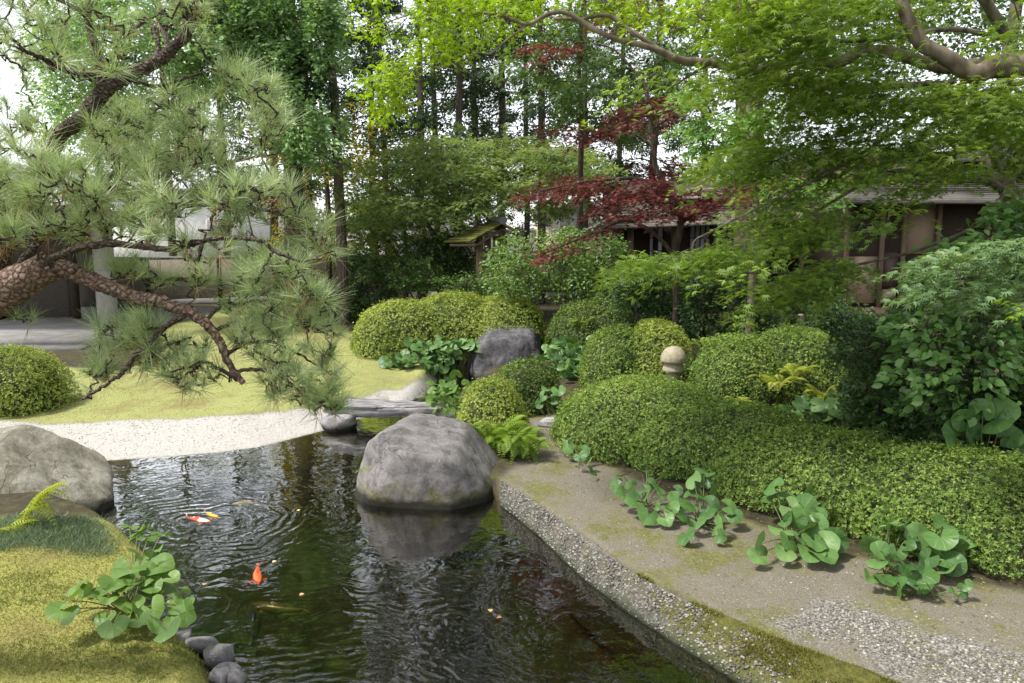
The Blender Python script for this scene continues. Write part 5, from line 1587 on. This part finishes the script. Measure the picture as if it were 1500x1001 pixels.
shrub('leafy_shrub', 'dark shrub with open twigs against the pale garden wall', 'shrub',
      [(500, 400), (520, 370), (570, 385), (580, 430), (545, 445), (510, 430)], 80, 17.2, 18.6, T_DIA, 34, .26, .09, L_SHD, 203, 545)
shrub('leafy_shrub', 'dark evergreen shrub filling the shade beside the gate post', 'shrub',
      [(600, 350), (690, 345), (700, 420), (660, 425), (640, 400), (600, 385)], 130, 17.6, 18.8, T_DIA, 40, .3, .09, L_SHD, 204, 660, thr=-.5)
shrub('leafy_shrub', 'soft grey green bush in front of the gate post', 'shrub',
      [(655, 418), (680, 405), (720, 412), (750, 425), (740, 438), (655, 438)], 60, 15.0, 15.8, T_DIA, 40, .2, .06, L_SH, 205, 690, thr=-.5)
shrub('leafy_shrub', 'pale shrub in front of the wall below the pine', 'shrub',
      [(330, 440), (370, 400), (450, 400), (470, 450), (400, 470), (330, 470)], 70, 19, 20.5, T_DIA, 40, .3, .09, L_SH, 206, 400)
shrub('leafy_shrub', 'small green maple bush behind the entrance column', 'shrub',
      [(165, 470), (190, 440), (250, 445), (262, 480), (200, 492)], 50, 18.5, 19.5, T_MAPLE5, 34, .3, .07, L_MG, 207, 215, wid=1, flat=.3)
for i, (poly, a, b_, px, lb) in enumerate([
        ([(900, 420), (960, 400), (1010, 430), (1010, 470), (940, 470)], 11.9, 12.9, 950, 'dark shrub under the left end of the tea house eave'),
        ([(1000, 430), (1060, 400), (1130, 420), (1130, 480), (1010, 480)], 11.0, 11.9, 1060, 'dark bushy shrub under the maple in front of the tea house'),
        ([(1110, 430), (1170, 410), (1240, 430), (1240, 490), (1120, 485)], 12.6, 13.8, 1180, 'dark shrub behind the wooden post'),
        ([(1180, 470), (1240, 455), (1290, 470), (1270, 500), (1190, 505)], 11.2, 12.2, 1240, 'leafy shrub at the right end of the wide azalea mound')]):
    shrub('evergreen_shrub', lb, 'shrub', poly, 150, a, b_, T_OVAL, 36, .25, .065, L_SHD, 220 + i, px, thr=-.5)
shrub('lobed_shrub', 'dark shrub with small lobed leaves left of the large leaved shrub', 'shrub',
      [(1225, 500), (1270, 470), (1330, 440), (1345, 500), (1350, 640), (1290, 660), (1250, 600)], 230, 6.6, 8.0, T_MAPLE5, 34, .17, .05, L_SHD, 230, 1300, wid=1, flat=.5, th=.04, thr=-.4)
shrub('lobed_shrub', 'second dark lobed shrub low behind the near end of the hedge', 'shrub',
      [(1330, 540), (1400, 560), (1500, 560), (1560, 600), (1560, 700), (1440, 680), (1340, 640)], 190, 6.2, 7.2, T_MAPLE5, 30, .16, .05, L_SHD, 231, 1420, wid=1, flat=.5, th=.04, thr=-.4)
L_BIG = leafmat('big_shrub_leaves', [(.05, .12, .03), (.09, .19, .045), (.14, .27, .07), (.25, .40, .13)], .28, .38, .5, 2.0)
shrub('large_leaved_shrub', 'shrub with large fresh green leaves at the right edge above the hedge', 'shrub',
      [(1335, 400), (1400, 350), (1470, 300), (1600, 290), (1640, 680), (1500, 680), (1450, 650), (1390, 600), (1330, 600), (1325, 480)], 520, 6.0, 7.4, T_OVAL, 17, .20, .085, L_BIG, 240, 1560, wid=.62, flat=.55, th=.05, thr=-.25, nl=8, r=.02, lift=(-.15, -.6, .7), sc=2.5)
L_FEATH = leafmat('feather_maple', [(.08, .15, .06), (.13, .22, .09), (.20, .30, .14), (.28, .38, .20)], .3, .5, .4, 2.0)
x = 4.6
# ================================================================== BLACK PINE AT THE LEFT
L_PINE = leafmat('pine_needles', [(.15, .22, .085), (.28, .37, .16), (.43, .52, .27), (.64, .69, .49)], .28, .40, .5, 3.0, (1.2, 1.25, .7))  # pale end of the ramp paints in the sunlit sheen of the needles
M_BUD = plainmat('pine_buds', (.34, .36, .14), (.46, .40, .22), 30, .6)
rr = np.random.default_rng(300)
def pl(pts, Y, dY=0.0): return PP([p[0] for p in pts], [p[1] for p in pts], Y + np.linspace(0, dY, len(pts)))
PY = 3.3
tb = P(-330, 640, PY)
pine_limbs = [
    (np.concatenate([[[tb[0] - .15, PY + .3, gz(tb[0], PY) - .1]], pl([(-330, 700), (-250, 590), (-150, 500), (-60, 462), (0, 432), (40, 405), (85, 386)], PY + .1, -.1)]), .16, .062),
    (pl([(62, 392), (92, 392), (130, 408), (165, 424), (207, 437), (243, 444), (278, 457), (303, 474), (322, 500), (333, 528), (345, 548), (357, 562)], PY), .039, .012),
    (pl([(-10, 400), (20, 330), (60, 260), (85, 200), (110, 182), (132, 165), (143, 142), (150, 118)], PY + .25, -.05), .052, .022),
    (pl([(118, 178), (140, 150), (160, 126), (188, 112), (218, 97), (245, 80), (268, 56), (281, 36), (268, 14), (252, -10), (262, -40)], PY + .22), .036, .014),
    (pl([(148, 125), (150, 95), (141, 72), (133, 50), (128, 25), (134, -10), (125, -40)], PY + .2), .022, .010),
    (pl([(134, 32), (112, 12), (85, 0), (60, -15)], PY + .2, -.2), .012, .006),
    (pl([(142, 112), (112, 108), (84, 100), (66, 86), (48, 80), (36, 74)], PY + .2, -.25), .012, .007),
    (pl([(138, 40), (158, 42), (188, 46), (215, 30)], PY + .2, .2), .010, .004),
    (pl([(230, 92), (232, 62), (222, 40), (240, 45), (262, 30)], PY + .3, .25), .014, .006),
    (pl([(250, 75), (240, 50), (232, 35), (258, 44)], PY + .2, .3), .010, .004),
    (pl([(196, 118), (230, 128), (262, 118), (300, 105)], PY + .3, .2), .011, .005),
    (pl([(60, 388), (92, 372), (122, 362), (168, 356), (215, 362), (255, 367), (300, 352), (345, 348)], PY - .15, -.1), .017, .008),
    (pl([(345, 348), (385, 352), (400, 368), (440, 384), (472, 378)], PY - .25), .010, .004),
    (pl([(20, 400), (60, 350), (110, 300), (170, 250), (230, 225), (280, 232), (340, 238), (390, 225)], PY + .4, .3), .024, .007),
    (pl([(270, 462), (240, 480), (215, 508), (196, 522), (186, 540), (160, 562), (120, 585)], PY - .05, -.1), .014, .005),
    (pl([(300, 470), (328, 442), (345, 446), (380, 440)], PY, .2), .010, .004),
    (pl([(330, 520), (360, 502), (400, 500), (440, 520), (470, 540)], PY, .2), .010, .004),
    (pl([(345, 545), (375, 540), (410, 548), (440, 575), (470, 590)], PY, .15), .010, .004),
    (pl([(350, 556), (320, 540), (300, 528), (270, 540), (250, 545)], PY, -.2), .010, .004),
    (pl([(315, 485), (350, 470), (395, 462), (440, 470), (480, 490)], PY + .05, .35), .010, .004),
    (pl([(160, 330), (200, 320), (262, 300), (330, 300), (400, 310), (455, 330)], PY + .1, .25), .016, .005),
]
pine = thing('black_pine', 'gnarled black pine leaning in from the left edge over the pond', 'pine tree', (tb[0] - .15, PY + .3, .15))
skp = []
for i, (pts, r0, r1) in enumerate(pine_limbs):
    p = smooth_line(pts, 8, 1)
    if i > 0: p[1:-1] += rr.normal(size=(len(p) - 2, 3)) * min(r0, .012) * .22
    mb = MB(); mb.tube(p, (np.linspace(1, 0, len(p)) ** .8 * (r0 - r1) + r1) * (1 + .05 * rr.normal(size=len(p)) * (i > 0)), 16 if i < 4 else 9, rough=.22, seed=i)
    mb.build('trunk' if i == 0 else 'branch', B_PINE if i < 2 else B_PINEB, pine, True)
    skp.append(p[len(p) // 2:] if i == 0 else p)
skp = np.concatenate(skp)
tips = [
    sample_px([(-60, -60), (200, -60), (290, -60), (300, 60), (250, 100), (120, 130), (60, 120), (-60, 140)], 85, PY - .2, PY + .6, rr, 0, 2.2, 1),
    sample_px([(-80, 60), (30, 70), (60, 180), (95, 260), (60, 350), (-80, 380)], 120, PY - .5, PY + .5, rr, -.2, 2.5, 2),
    sample_px([(140, 160), (200, 140), (280, 130), (340, 90), (400, 120), (420, 180), (380, 250), (200, 250), (120, 220)], 170, PY - .1, PY + .9, rr, -.1, 2.5, 3),
    sample_px([(-60, 270), (60, 240), (200, 230), (380, 250), (440, 280), (500, 330), (500, 385), (440, 400), (360, 370), (240, 360), (120, 350), (60, 350), (-40, 360)], 265, PY - .5, PY + .6, rr, -.1, 2.5, 4),
    sample_px([(360, 370), (440, 380), (500, 470), (510, 545), (450, 600), (390, 580), (340, 500), (330, 440)], 140, PY - .3, PY + .5, rr, -.05, 3, 5),
    sample_px([(140, 478), (200, 460), (240, 480), (225, 540), (160, 560), (110, 590), (130, 540)], 55, PY - .25, PY + .15, rr, -.2, 3, 6),
    sample_px([(210, 500), (300, 500), (330, 540), (310, 575), (240, 570), (215, 545)], 36, PY - .2, PY + .25, rr, -.2, 3, 7),
    sample_px([(20, 465), (60, 452), (60, 470), (30, 480)], 2, PY, PY + .1, rr),
    sample_px([(90, 400), (130, 395), (250, 372), (330, 385), (330, 420), (230, 420)], 26, PY - .1, PY + .4, rr),
    sample_px([(440, 585), (500, 560), (500, 600), (470, 612)], 18, PY - .1, PY + .2, rr),
]
tips = np.concatenate(tips)
tw = MB(); tw.tube([skp[0], skp[0] + [0, 0, .01]], .002, 3)
dirs = grow(tw, skp, tips, rr, (.0045, .0028), .13, 8, 5, 0, .008)
tw.build('twigs', B_PINEB, pine, True)
nd = MB(); tsz = rr.uniform(.65, 1.2, len(tips))
nt_ = len(tips)
ax = nrm(dirs * .45 + rr.normal(size=(nt_, 3)) * .30 + [0, -.10, .75])
for K, spread_, ln, lo_, hi_ in ((24, .50, .08, .5, 1.0), (34, 1.35, .125, .0, .85)):
    a = np.repeat(ax, K, 0); ps = np.repeat(tips, K, 0); m = len(a)
    s = rr.random(m)
    t1 = rvec(m, rr); t1 = nrm(t1 - a * (t1 * a).sum(1, keepdims=True))
    d = nrm(a + t1 * (spread_ * rr.uniform(.35, 1.1, m))[:, None] + [0, 0, -.12])
    pos = ps + a * ((s * .05) - .03)[:, None]
    L_ = ln * rr.uniform(.7, 1.15, m) * np.repeat(tsz, K)
    rn = np.clip(np.repeat(rr.random(nt_), K) * .4 + rr.uniform(lo_, hi_, m) * .6, 0, 1)
    inst(nd, T_NEED, pos, d, rvec(m, rr), L_, .0024, rn)
nd.build('needles', L_PINE, pine)
old = rr.random(nt_) < .35; a = np.repeat(ax[old], 9, 0); ps = np.repeat(tips[old] - ax[old] * .04, 9, 0); m = len(a)
on_ = MB(); inst(on_, T_NEED, ps, nrm(a * -.1 + rvec(m, rr) + [0, 0, -.5]), rvec(m, rr), .085, .0024)
on_.build('dry_needles', leafmat('dry_needles', [(.20, .11, .05), (.34, .22, .10), (.42, .32, .16)], .2), pine)
bd = MB()
k = rr.random(nt_) < .7
inst(bd, T_OVAL, tips[k] + ax[k] * .01, ax[k], rvec(k.sum(), rr), .028, .006)
inst(bd, T_OVAL, tips[k] + ax[k] * .01, ax[k], rvec(k.sum(), rr), .024, .006)
bd.build('buds', M_BUD, pine)

# ================================================================== PALE BARKED TREE, LONG LIMB ACROSS THE TOP
L_LOBE = leafmat('pale_tree_leaves', [(.10, .19, .015), (.17, .29, .02), (.26, .39, .035), (.36, .48, .06)], .48, .5, .3, 1.2, (1.5, 1.45, .4))
CY = 5.9
pale_limbs = [
    (np.concatenate([[[6.2, 6.6, .2], [6.0, 6.5, 1.4], [5.3, 6.3, 2.9]], pl([(1640, 90), (1560, 95), (1500, 93), (1440, 100)], 6.1, -.1)]), .17, .085),
    (pl([(1450, 100), (1428, 112), (1405, 96), (1375, 78), (1350, 66), (1335, 40), (1322, 10), (1320, -40)], 5.95), .075, .035),
    (pl([(1435, 95), (1380, 100), (1300, 75), (1255, 75), (1232, 92), (1195, 96), (1165, 92), (1128, 97), (1092, 107), (1065, 97), (1040, 92), (1000, 90), (960, 72)], 6.3, -.3), .055, .028),
    (pl([(965, 74), (940, 66), (910, 60), (888, 52), (868, 42), (850, 30), (838, 22), (822, 17), (803, 20), (787, 30), (772, 37), (752, 30), (735, 22), (705, 19), (672, 20)], CY), .024, .010),
    (pl([(985, 88), (950, 62), (918, 42), (905, 32), (892, 22), (868, 24), (850, 30), (835, 28), (812, 28)], CY + .12), .022, .012),
    (pl([(772, 37), (755, 50), (738, 62), (718, 80), (700, 76), (680, 88), (660, 96), (640, 100), (625, 94)], CY), .009, .004),
    (pl([(672, 20), (645, 14), (620, 12), (605, 20), (575, 30)], CY), .009, .004),
    (pl([(738, 62), (728, 75), (718, 95), (706, 110)], CY), .004, .002),
    (pl([(1010, 12), (1020, 22), (1035, 32), (1060, 22), (1085, 8), (1120, 2), (1160, -10)], CY), .010, .008),
    (pl([(1110, 100), (1102, 80), (1095, 70)], CY), .014, .006),
]
def region(poly, n, Y0, Y1, seed, thr=-.2, sc=2.0):
    return sample_px(poly, n, Y0, Y1, np.random.default_rng(seed), thr, sc, seed)
tA = np.concatenate([
    region([(530, -40), (700, -40), (700, 10), (640, 40), (600, 30), (560, 50), (528, 40)], 42, 5.5, 6.5, 401),
    region([(540, 100), (590, 95), (610, 110), (585, 150), (545, 160)], 22, 5.7, 6.1, 402, -1),
    region([(612, 70), (668, 58), (665, 88), (615, 90)], 16, 5.7, 6.1, 403, -1),
    region([(670, -20), (780, -20), (820, 20), (750, 40), (730, 60), (690, 50)], 34, 5.5, 6.6, 404),
    region([(800, -40), (1010, -40), (1000, 30), (930, 30), (870, 10)], 44, 5.4, 6.8, 405),
    region([(1000, -40), (1200, -40), (1190, 20), (1060, 60), (1000, 30)], 60, 5.2, 6.8, 406),
    region([(560, -500), (1300, -500), (1300, -60), (560, -60)], 95, 4.6, 7.5, 407, .1, 1.2),
])
crown_of('pale_barked_tree', 'pale barked tree whose long smooth limb reaches left across the top with yellow green leaves', 'tree', (6.2, 6.6, .2),
         pale_limbs, [dict(tips=tA, T=T_MAPLE5, K=30, L=.20, W=.17, th=.05, leaf=.043, mat=L_LOBE, flat=.55, droop=.3, wid=1.0)], B_PALE, seed=45, trunk_sides=16, rough=.05, twig=(.004, .002))

# ================================================================== GREEN MAPLE AT THE RIGHT, LAYERED SPRAYS
L_MA = leafmat('maple_leaves', [(.07, .14, .030), (.15, .25, .05), (.25, .37, .075), (.40, .51, .13)], .48, .48, .35, .9, (1.4, 1.35, .5))
trunkR = [
    (np.concatenate([[[5.9, 8.2, .2], [5.75, 8.15, 1.3]], pl([(1540, 380), (1500, 315), (1480, 282), (1462, 255), (1452, 215), (1468, 150), (1480, 60), (1500, -60)], 7.9)]), .14, .045),
    (pl([(1492, 300), (1470, 278), (1440, 263), (1400, 256), (1360, 258), (1320, 250), (1260, 262)], 7.8, -.9), .05, .016),
    (pl([(1462, 250), (1440, 190), (1400, 165), (1360, 190), (1325, 225), (1270, 265), (1180, 320)], 7.7, -1.0), .035, .010),
    (pl([(1500, 120), (1420, 140), (1330, 180), (1240, 240), (1120, 300), (1020, 350)], 6.6, -.5), .020, .006),
    (pl([(1480, 60), (1400, 40), (1280, 60), (1180, 60), (1060, 80), (980, 130)], 6.6, -.6), .024, .006),
    (pl([(1500, 240), (1440, 330), (1340, 370), (1200, 400), (1060, 400)], 7.4, -.9), .020, .006),
    (pl([(1480, 60), (1380, -100), (1200, -260), (900, -330)], 7.2, -.8), .05, .012),
    (pl([(1490, 0), (1500, -160), (1450, -420)], 7.4, -1.8), .05, .012),
]
mt = [  # polygon, n, Y0, Y1, direction
    ([(905, 75), (1000, 50), (1180, 40), (1330, 90), (1300, 160), (1120, 180), (1000, 130), (900, 140)], 210, 5.6, 7.2),
    ([(1080, -40), (1560, -40), (1560, 60), (1400, 60), (1300, 90), (1180, 60), (1080, 20)], 210, 5.2, 7.4),
    ([(1040, 235), (1120, 190), (1300, 130), (1560, 110), (1560, 180), (1380, 220), (1280, 250), (1180, 240), (1130, 260), (1050, 255)], 260, 5.8, 7.6),
    ([(1130, 250), (1260, 220), (1420, 200), (1440, 250), (1300, 300), (1200, 340), (1120, 350), (1080, 320)], 105, 6.2, 8.0),
    ([(930, 380), (1020, 368), (1110, 345), (1240, 310), (1330, 300), (1340, 325), (1240, 350), (1100, 390), (935, 396)], 125, 5.8, 7.4),
    ([(1060, 448), (1120, 412), (1230, 380), (1270, 392), (1190, 440), (1070, 462)], 75, 6.0, 7.2),
    ([(1390, 90), (1560, 150), (1560, 260), (1440, 200)], 70, 6.0, 7.5),
    # above and beyond the frame: the canopy that shades the right bank
    ([(700, -620), (1700, -700), (1900, -60), (1250, -60), (900, -150)], 420, 5.0, 8.0),
    ([(1500, -60), (2000, -60), (2100, 250), (1600, 250)], 160, 4.5, 7.5),
]
groups = []
for i, (poly, n, a, b_) in enumerate(mt):
    ofr = i >= 7
    tp = region(poly, int(n * (.5 if ofr else .85)), a, b_, 420 + i, .0 if not ofr else -.1, 1.1 if not ofr else .8)
    groups.append(tp)
allt = np.concatenate(groups)
crown_of('green_maple', 'large green maple filling the upper right with layered drooping sprays', 'maple tree', (5.9, 8.2, .25),
         trunkR, [dict(tips=allt, T=T_MAPLE, K=34, L=.42, W=.22, th=.018, leaf=.052, mat=L_MA, flat=.30, droop=.38, dir=(-.75, -.15, -.12), twig=(.004, .0018), sag=.3, rs=.002, curl=.5, back=.5)],
         B_GREY, seed=46, trunk_sides=14, rough=.12)
# canopy over the path outside the frame, a neighbouring tree
rr = np.random.default_rng(55)
tp = np.stack([rr.uniform(3.0, 8.5, 130), rr.uniform(1.5, 6.0, 130), rr.uniform(4.6, 6.6, 130)], 1)
tp = tp[fbm(tp, .8, 3, 2) > -.25]
crown_of('green_maple', 'maple standing outside the right edge that shades the gravel path', 'maple tree', (8.2, 3.2, .25),
         [(np.array([[8.2, 3.2, .1], [8.0, 3.3, 2.0], [7.6, 3.6, 3.6], [6.8, 4.0, 5.0]]), .16, .06), (np.array([[7.8, 3.4, 3.0], [6.0, 4.6, 4.6], [4.2, 5.2, 5.4]]), .08, .03), (np.array([[7.7, 3.5, 3.2], [6.4, 2.6, 4.8], [4.2, 2.2, 5.5]]), .08, .03)],
         [dict(tips=tp, T=T_MAPLE5, K=80, L=.75, W=.6, th=.05, leaf=.07, mat=L_MA, flat=.3, droop=.2, twig=(.01, .004))], B_GREY, seed=47)
# pale feathery maple sprays low at the right
x0 = WX(1530, 5.0)
tp = region([(1325, 395), (1380, 365), (1480, 350), (1560, 370), (1560, 440), (1440, 440), (1350, 450)], 75, 4.4, 5.0, 470, -.5, 2)
crown_of('feathery_maple', 'grey green feathery maple sprays reaching in over the large leaved shrub', 'maple tree', (4.9, 5.2, .2),
         [(np.array([[4.9, 5.2, .1], [4.8, 5.2, 1.2], [4.4, 5.1, 1.9], [3.9, 5.0, 2.15]]), .04, .012)],
         [dict(tips=tp, T=T_MAPLE, K=26, L=.26, W=.11, th=.012, leaf=.050, mat=L_FEATH, flat=.25, droop=.3, dir=(-.9, -.1, -.05), twig=(.003, .0015))], B_GREY, seed=48)
tp = region([(1450, 445), (1500, 425), (1540, 430), (1540, 460), (1470, 455)], 7, 3.3, 3.5, 471, -2)
crown_of('feathery_maple', 'single bright yellow green maple spray poking in at the right edge', 'maple tree', (3.6, 3.5, .2),
         [(np.array([[3.6, 3.5, .1], [3.4, 3.5, 1.2], [2.95, 3.45, 2.0], [2.5, 3.4, 2.14]]), .02, .005)],
         [dict(tips=tp, T=T_MAPLE, K=7, L=.10, W=.03, th=.01, leaf=.034, mat=L_LOBE, flat=.3, droop=.3, dir=(-.9, -.1, -.1), twig=(.002, .0015))], B_GREY, seed=49)

# light leaved drooping sprays between maple and tea house (dogwood like)
L_DOG = leafmat('drooping_leaves', [(.07, .17, .03), (.12, .25, .05), (.19, .34, .08), (.28, .45, .14)], .45, .45, .4, 1.5)
tp = np.concatenate([region([(1000, 130), (1040, 135), (1020, 155), (995, 150)], 8, 9.6, 10.2, 480, -2), region([(985, 185), (1060, 175), (1140, 150), (1130, 190), (1040, 200)], 34, 9.4, 10.2, 481, -2),
                     region([(1012, 215), (1100, 200), (1110, 215), (1030, 222)], 14, 9.6, 10.2, 482, -2), region([(1130, 250), (1230, 260), (1240, 300), (1140, 300)], 30, 10, 11, 483, -.6)])
q = WX(1105, 10.8)
crown_of('drooping_tree', 'slim tree with horizontal sprays of drooping light leaves before the tea house ridge', 'tree', (q, 10.8, .4),
         [(np.array([[q, 10.8, .3], *pl([(1102, 400), (1108, 300), (1104, 200), (1090, 130), (1085, 60)], 10.8)]), .06, .03)],
         [dict(tips=tp, T=T_OVAL, K=38, L=.34, W=.12, th=.02, leaf=.085, mat=L_DOG, wid=.42, flat=.3, droop=.35, dir=(-.9, -.1, 0), curl=.6, lift=(0, -.4, .9))], B_GREY, seed=50)
# big dark trunk behind the drooping tree
q = WX(1098, 15.5)
tp = region([(1000, -60), (1500, -60), (1500, 180), (1300, 200), (1180, 140), (1000, 100)], 240, 15, 19, 490, -.1, .7)
crown_of('broad_tree', 'big dark trunked tree behind the tea house roof, mostly hidden by the maple', 'tree', (q, 15.5, .45),
         [(np.array([[q, 15.5, .3], *pl([(1100, 330), (1098, 200), (1096, 120), (1110, 40), (1130, -60)], 15.5)]), .38, .18), (pl([(1100, 150), (1180, 60), (1300, 20)], 15.6), .14, .04), (pl([(1100, 110), (1240, 130), (1400, 120)], 15.7), .12, .04)],
         [dict(tips=tp, T=T_DIA, K=44, L=.6, W=.5, th=.15, leaf=.13, mat=L_SH, wid=.6, flat=.6)], B_DARK, seed=51)
# dark green tree behind the top centre
tp = region([(730, 40), (800, 10), (960, 20), (1010, 140), (960, 200), (880, 200), (760, 120)], 120, 11.5, 14.5, 495, -.1, .9)
q = WX(850, 16.2)
crown_of('broad_tree', 'dark green leafy tree behind the upper red maple leaves', 'tree', (q, 16.2, .4),
         [(np.array([[q, 16.2, .3], *pl([(852, 400), (849, 300), (852, 180), (846, 80), (860, -40)], 16.2, -2)]), .08, .035)],
         [dict(tips=tp, T=T_MAPLE5, K=50, L=.42, W=.34, th=.09, leaf=.085, mat=L_SH, wid=1, flat=.5)], B_DARK, seed=52)

# ================================================================== RED MAPLE
L_RED = leafmat('red_maple_leaves', [(.045, .018, .018), (.09, .030, .028), (.16, .048, .040), (.25, .10, .065)], .32, .5, .35, 1.2, (1.4, .85, .7))
q = WX(985, 11.4)
rl = [
    (np.array([[q + .1, 11.4, .3], *pl([(992, 430), (985, 380), (993, 350), (1000, 320), (985, 290), (960, 250), (955, 190), (945, 120)], 11.4)]), .07, .025),
    (pl([(992, 385), (975, 358), (950, 335), (920, 322), (905, 325), (860, 345), (800, 370)], 11.3, -.3), .035, .010),
    (pl([(1000, 325), (1040, 300), (1080, 280), (1120, 270)], 11.4), .03, .01),
    (pl([(975, 275), (930, 260), (860, 265), (790, 280)], 11.4, -.4), .03, .01),
    (pl([(957, 215), (920, 190), (860, 205), (815, 195)], 11.4, .2), .025, .008),
    (pl([(955, 190), (1000, 160), (1010, 150)], 11.5), .02, .008),
    (pl([(950, 130), (900, 70), (850, 60), (800, 75)], 11.6, .3), .02, .006),
]
rg = [([(762, 282), (830, 262), (900, 255), (960, 262), (1000, 272), (990, 290), (900, 292), (840, 285), (765, 292)], 110, 10.8, 12.0),
      ([(868, 305), (920, 285), (1000, 280), (1100, 268), (1160, 262), (1140, 285), (1060, 300), (1000, 318), (930, 320), (872, 318)], 150, 10.6, 12.0),
      ([(1005, 300), (1060, 300), (1055, 318), (1010, 320)], 22, 10.8, 11.2),
      ([(800, 190), (860, 180), (930, 150), (990, 140), (1020, 160), (960, 185), (870, 205), (810, 200)], 90, 11.0, 12.4),
      ([(930, 240), (1000, 235), (1040, 245), (1000, 262), (940, 258)], 36, 11.4, 12.4),
      ([(765, 70), (840, 58), (850, 72), (800, 95), (770, 85)], 22, 11.2, 12.2),
      ([(870, 10), (960, 0), (1000, 30), (960, 50), (880, 40)], 32, 11.4, 12.6),
      ([(790, 372), (850, 345), (900, 330), (905, 340), (860, 360), (800, 382)], 24, 10.8, 11.2)]
tp = np.concatenate([region(p_, n, a, b_, 500 + i, -.5, 2) for i, (p_, n, a, b_) in enumerate([(r_[0], int(r_[1] * .8), r_[2], r_[3]) for r_ in rg])])
crown_of('red_maple', 'dark red leaved maple with flat layers in front of the tea house roof', 'maple tree', (q + .1, 11.4, .35),
         rl, [dict(tips=tp, T=T_MAPLE, K=30, L=.36, W=.22, th=.02, leaf=.058, mat=L_RED, flat=.3, droop=.28, dir=(-.5, -.2, -.05), twig=(.005, .002))], B_DARK, seed=53)
# overhead wires far behind
wr = MB()
for py in (168, 178, 192, 203):
    a, b_ = P(300, py + 3, 45), P(1000, py - 4, 45); t = np.linspace(0, 1, 12)[:, None]
    p_ = a + (b_ - a) * t; p_[:, 2] -= .8 * (4 * t[:, 0] * (1 - t[:, 0])); wr.tube(p_, .022, 4)
tag(wr.build('power_cables', plainmat('cable', (.03, .03, .03))), 'thin parallel power cables crossing the sky behind the conifers', 'cables')
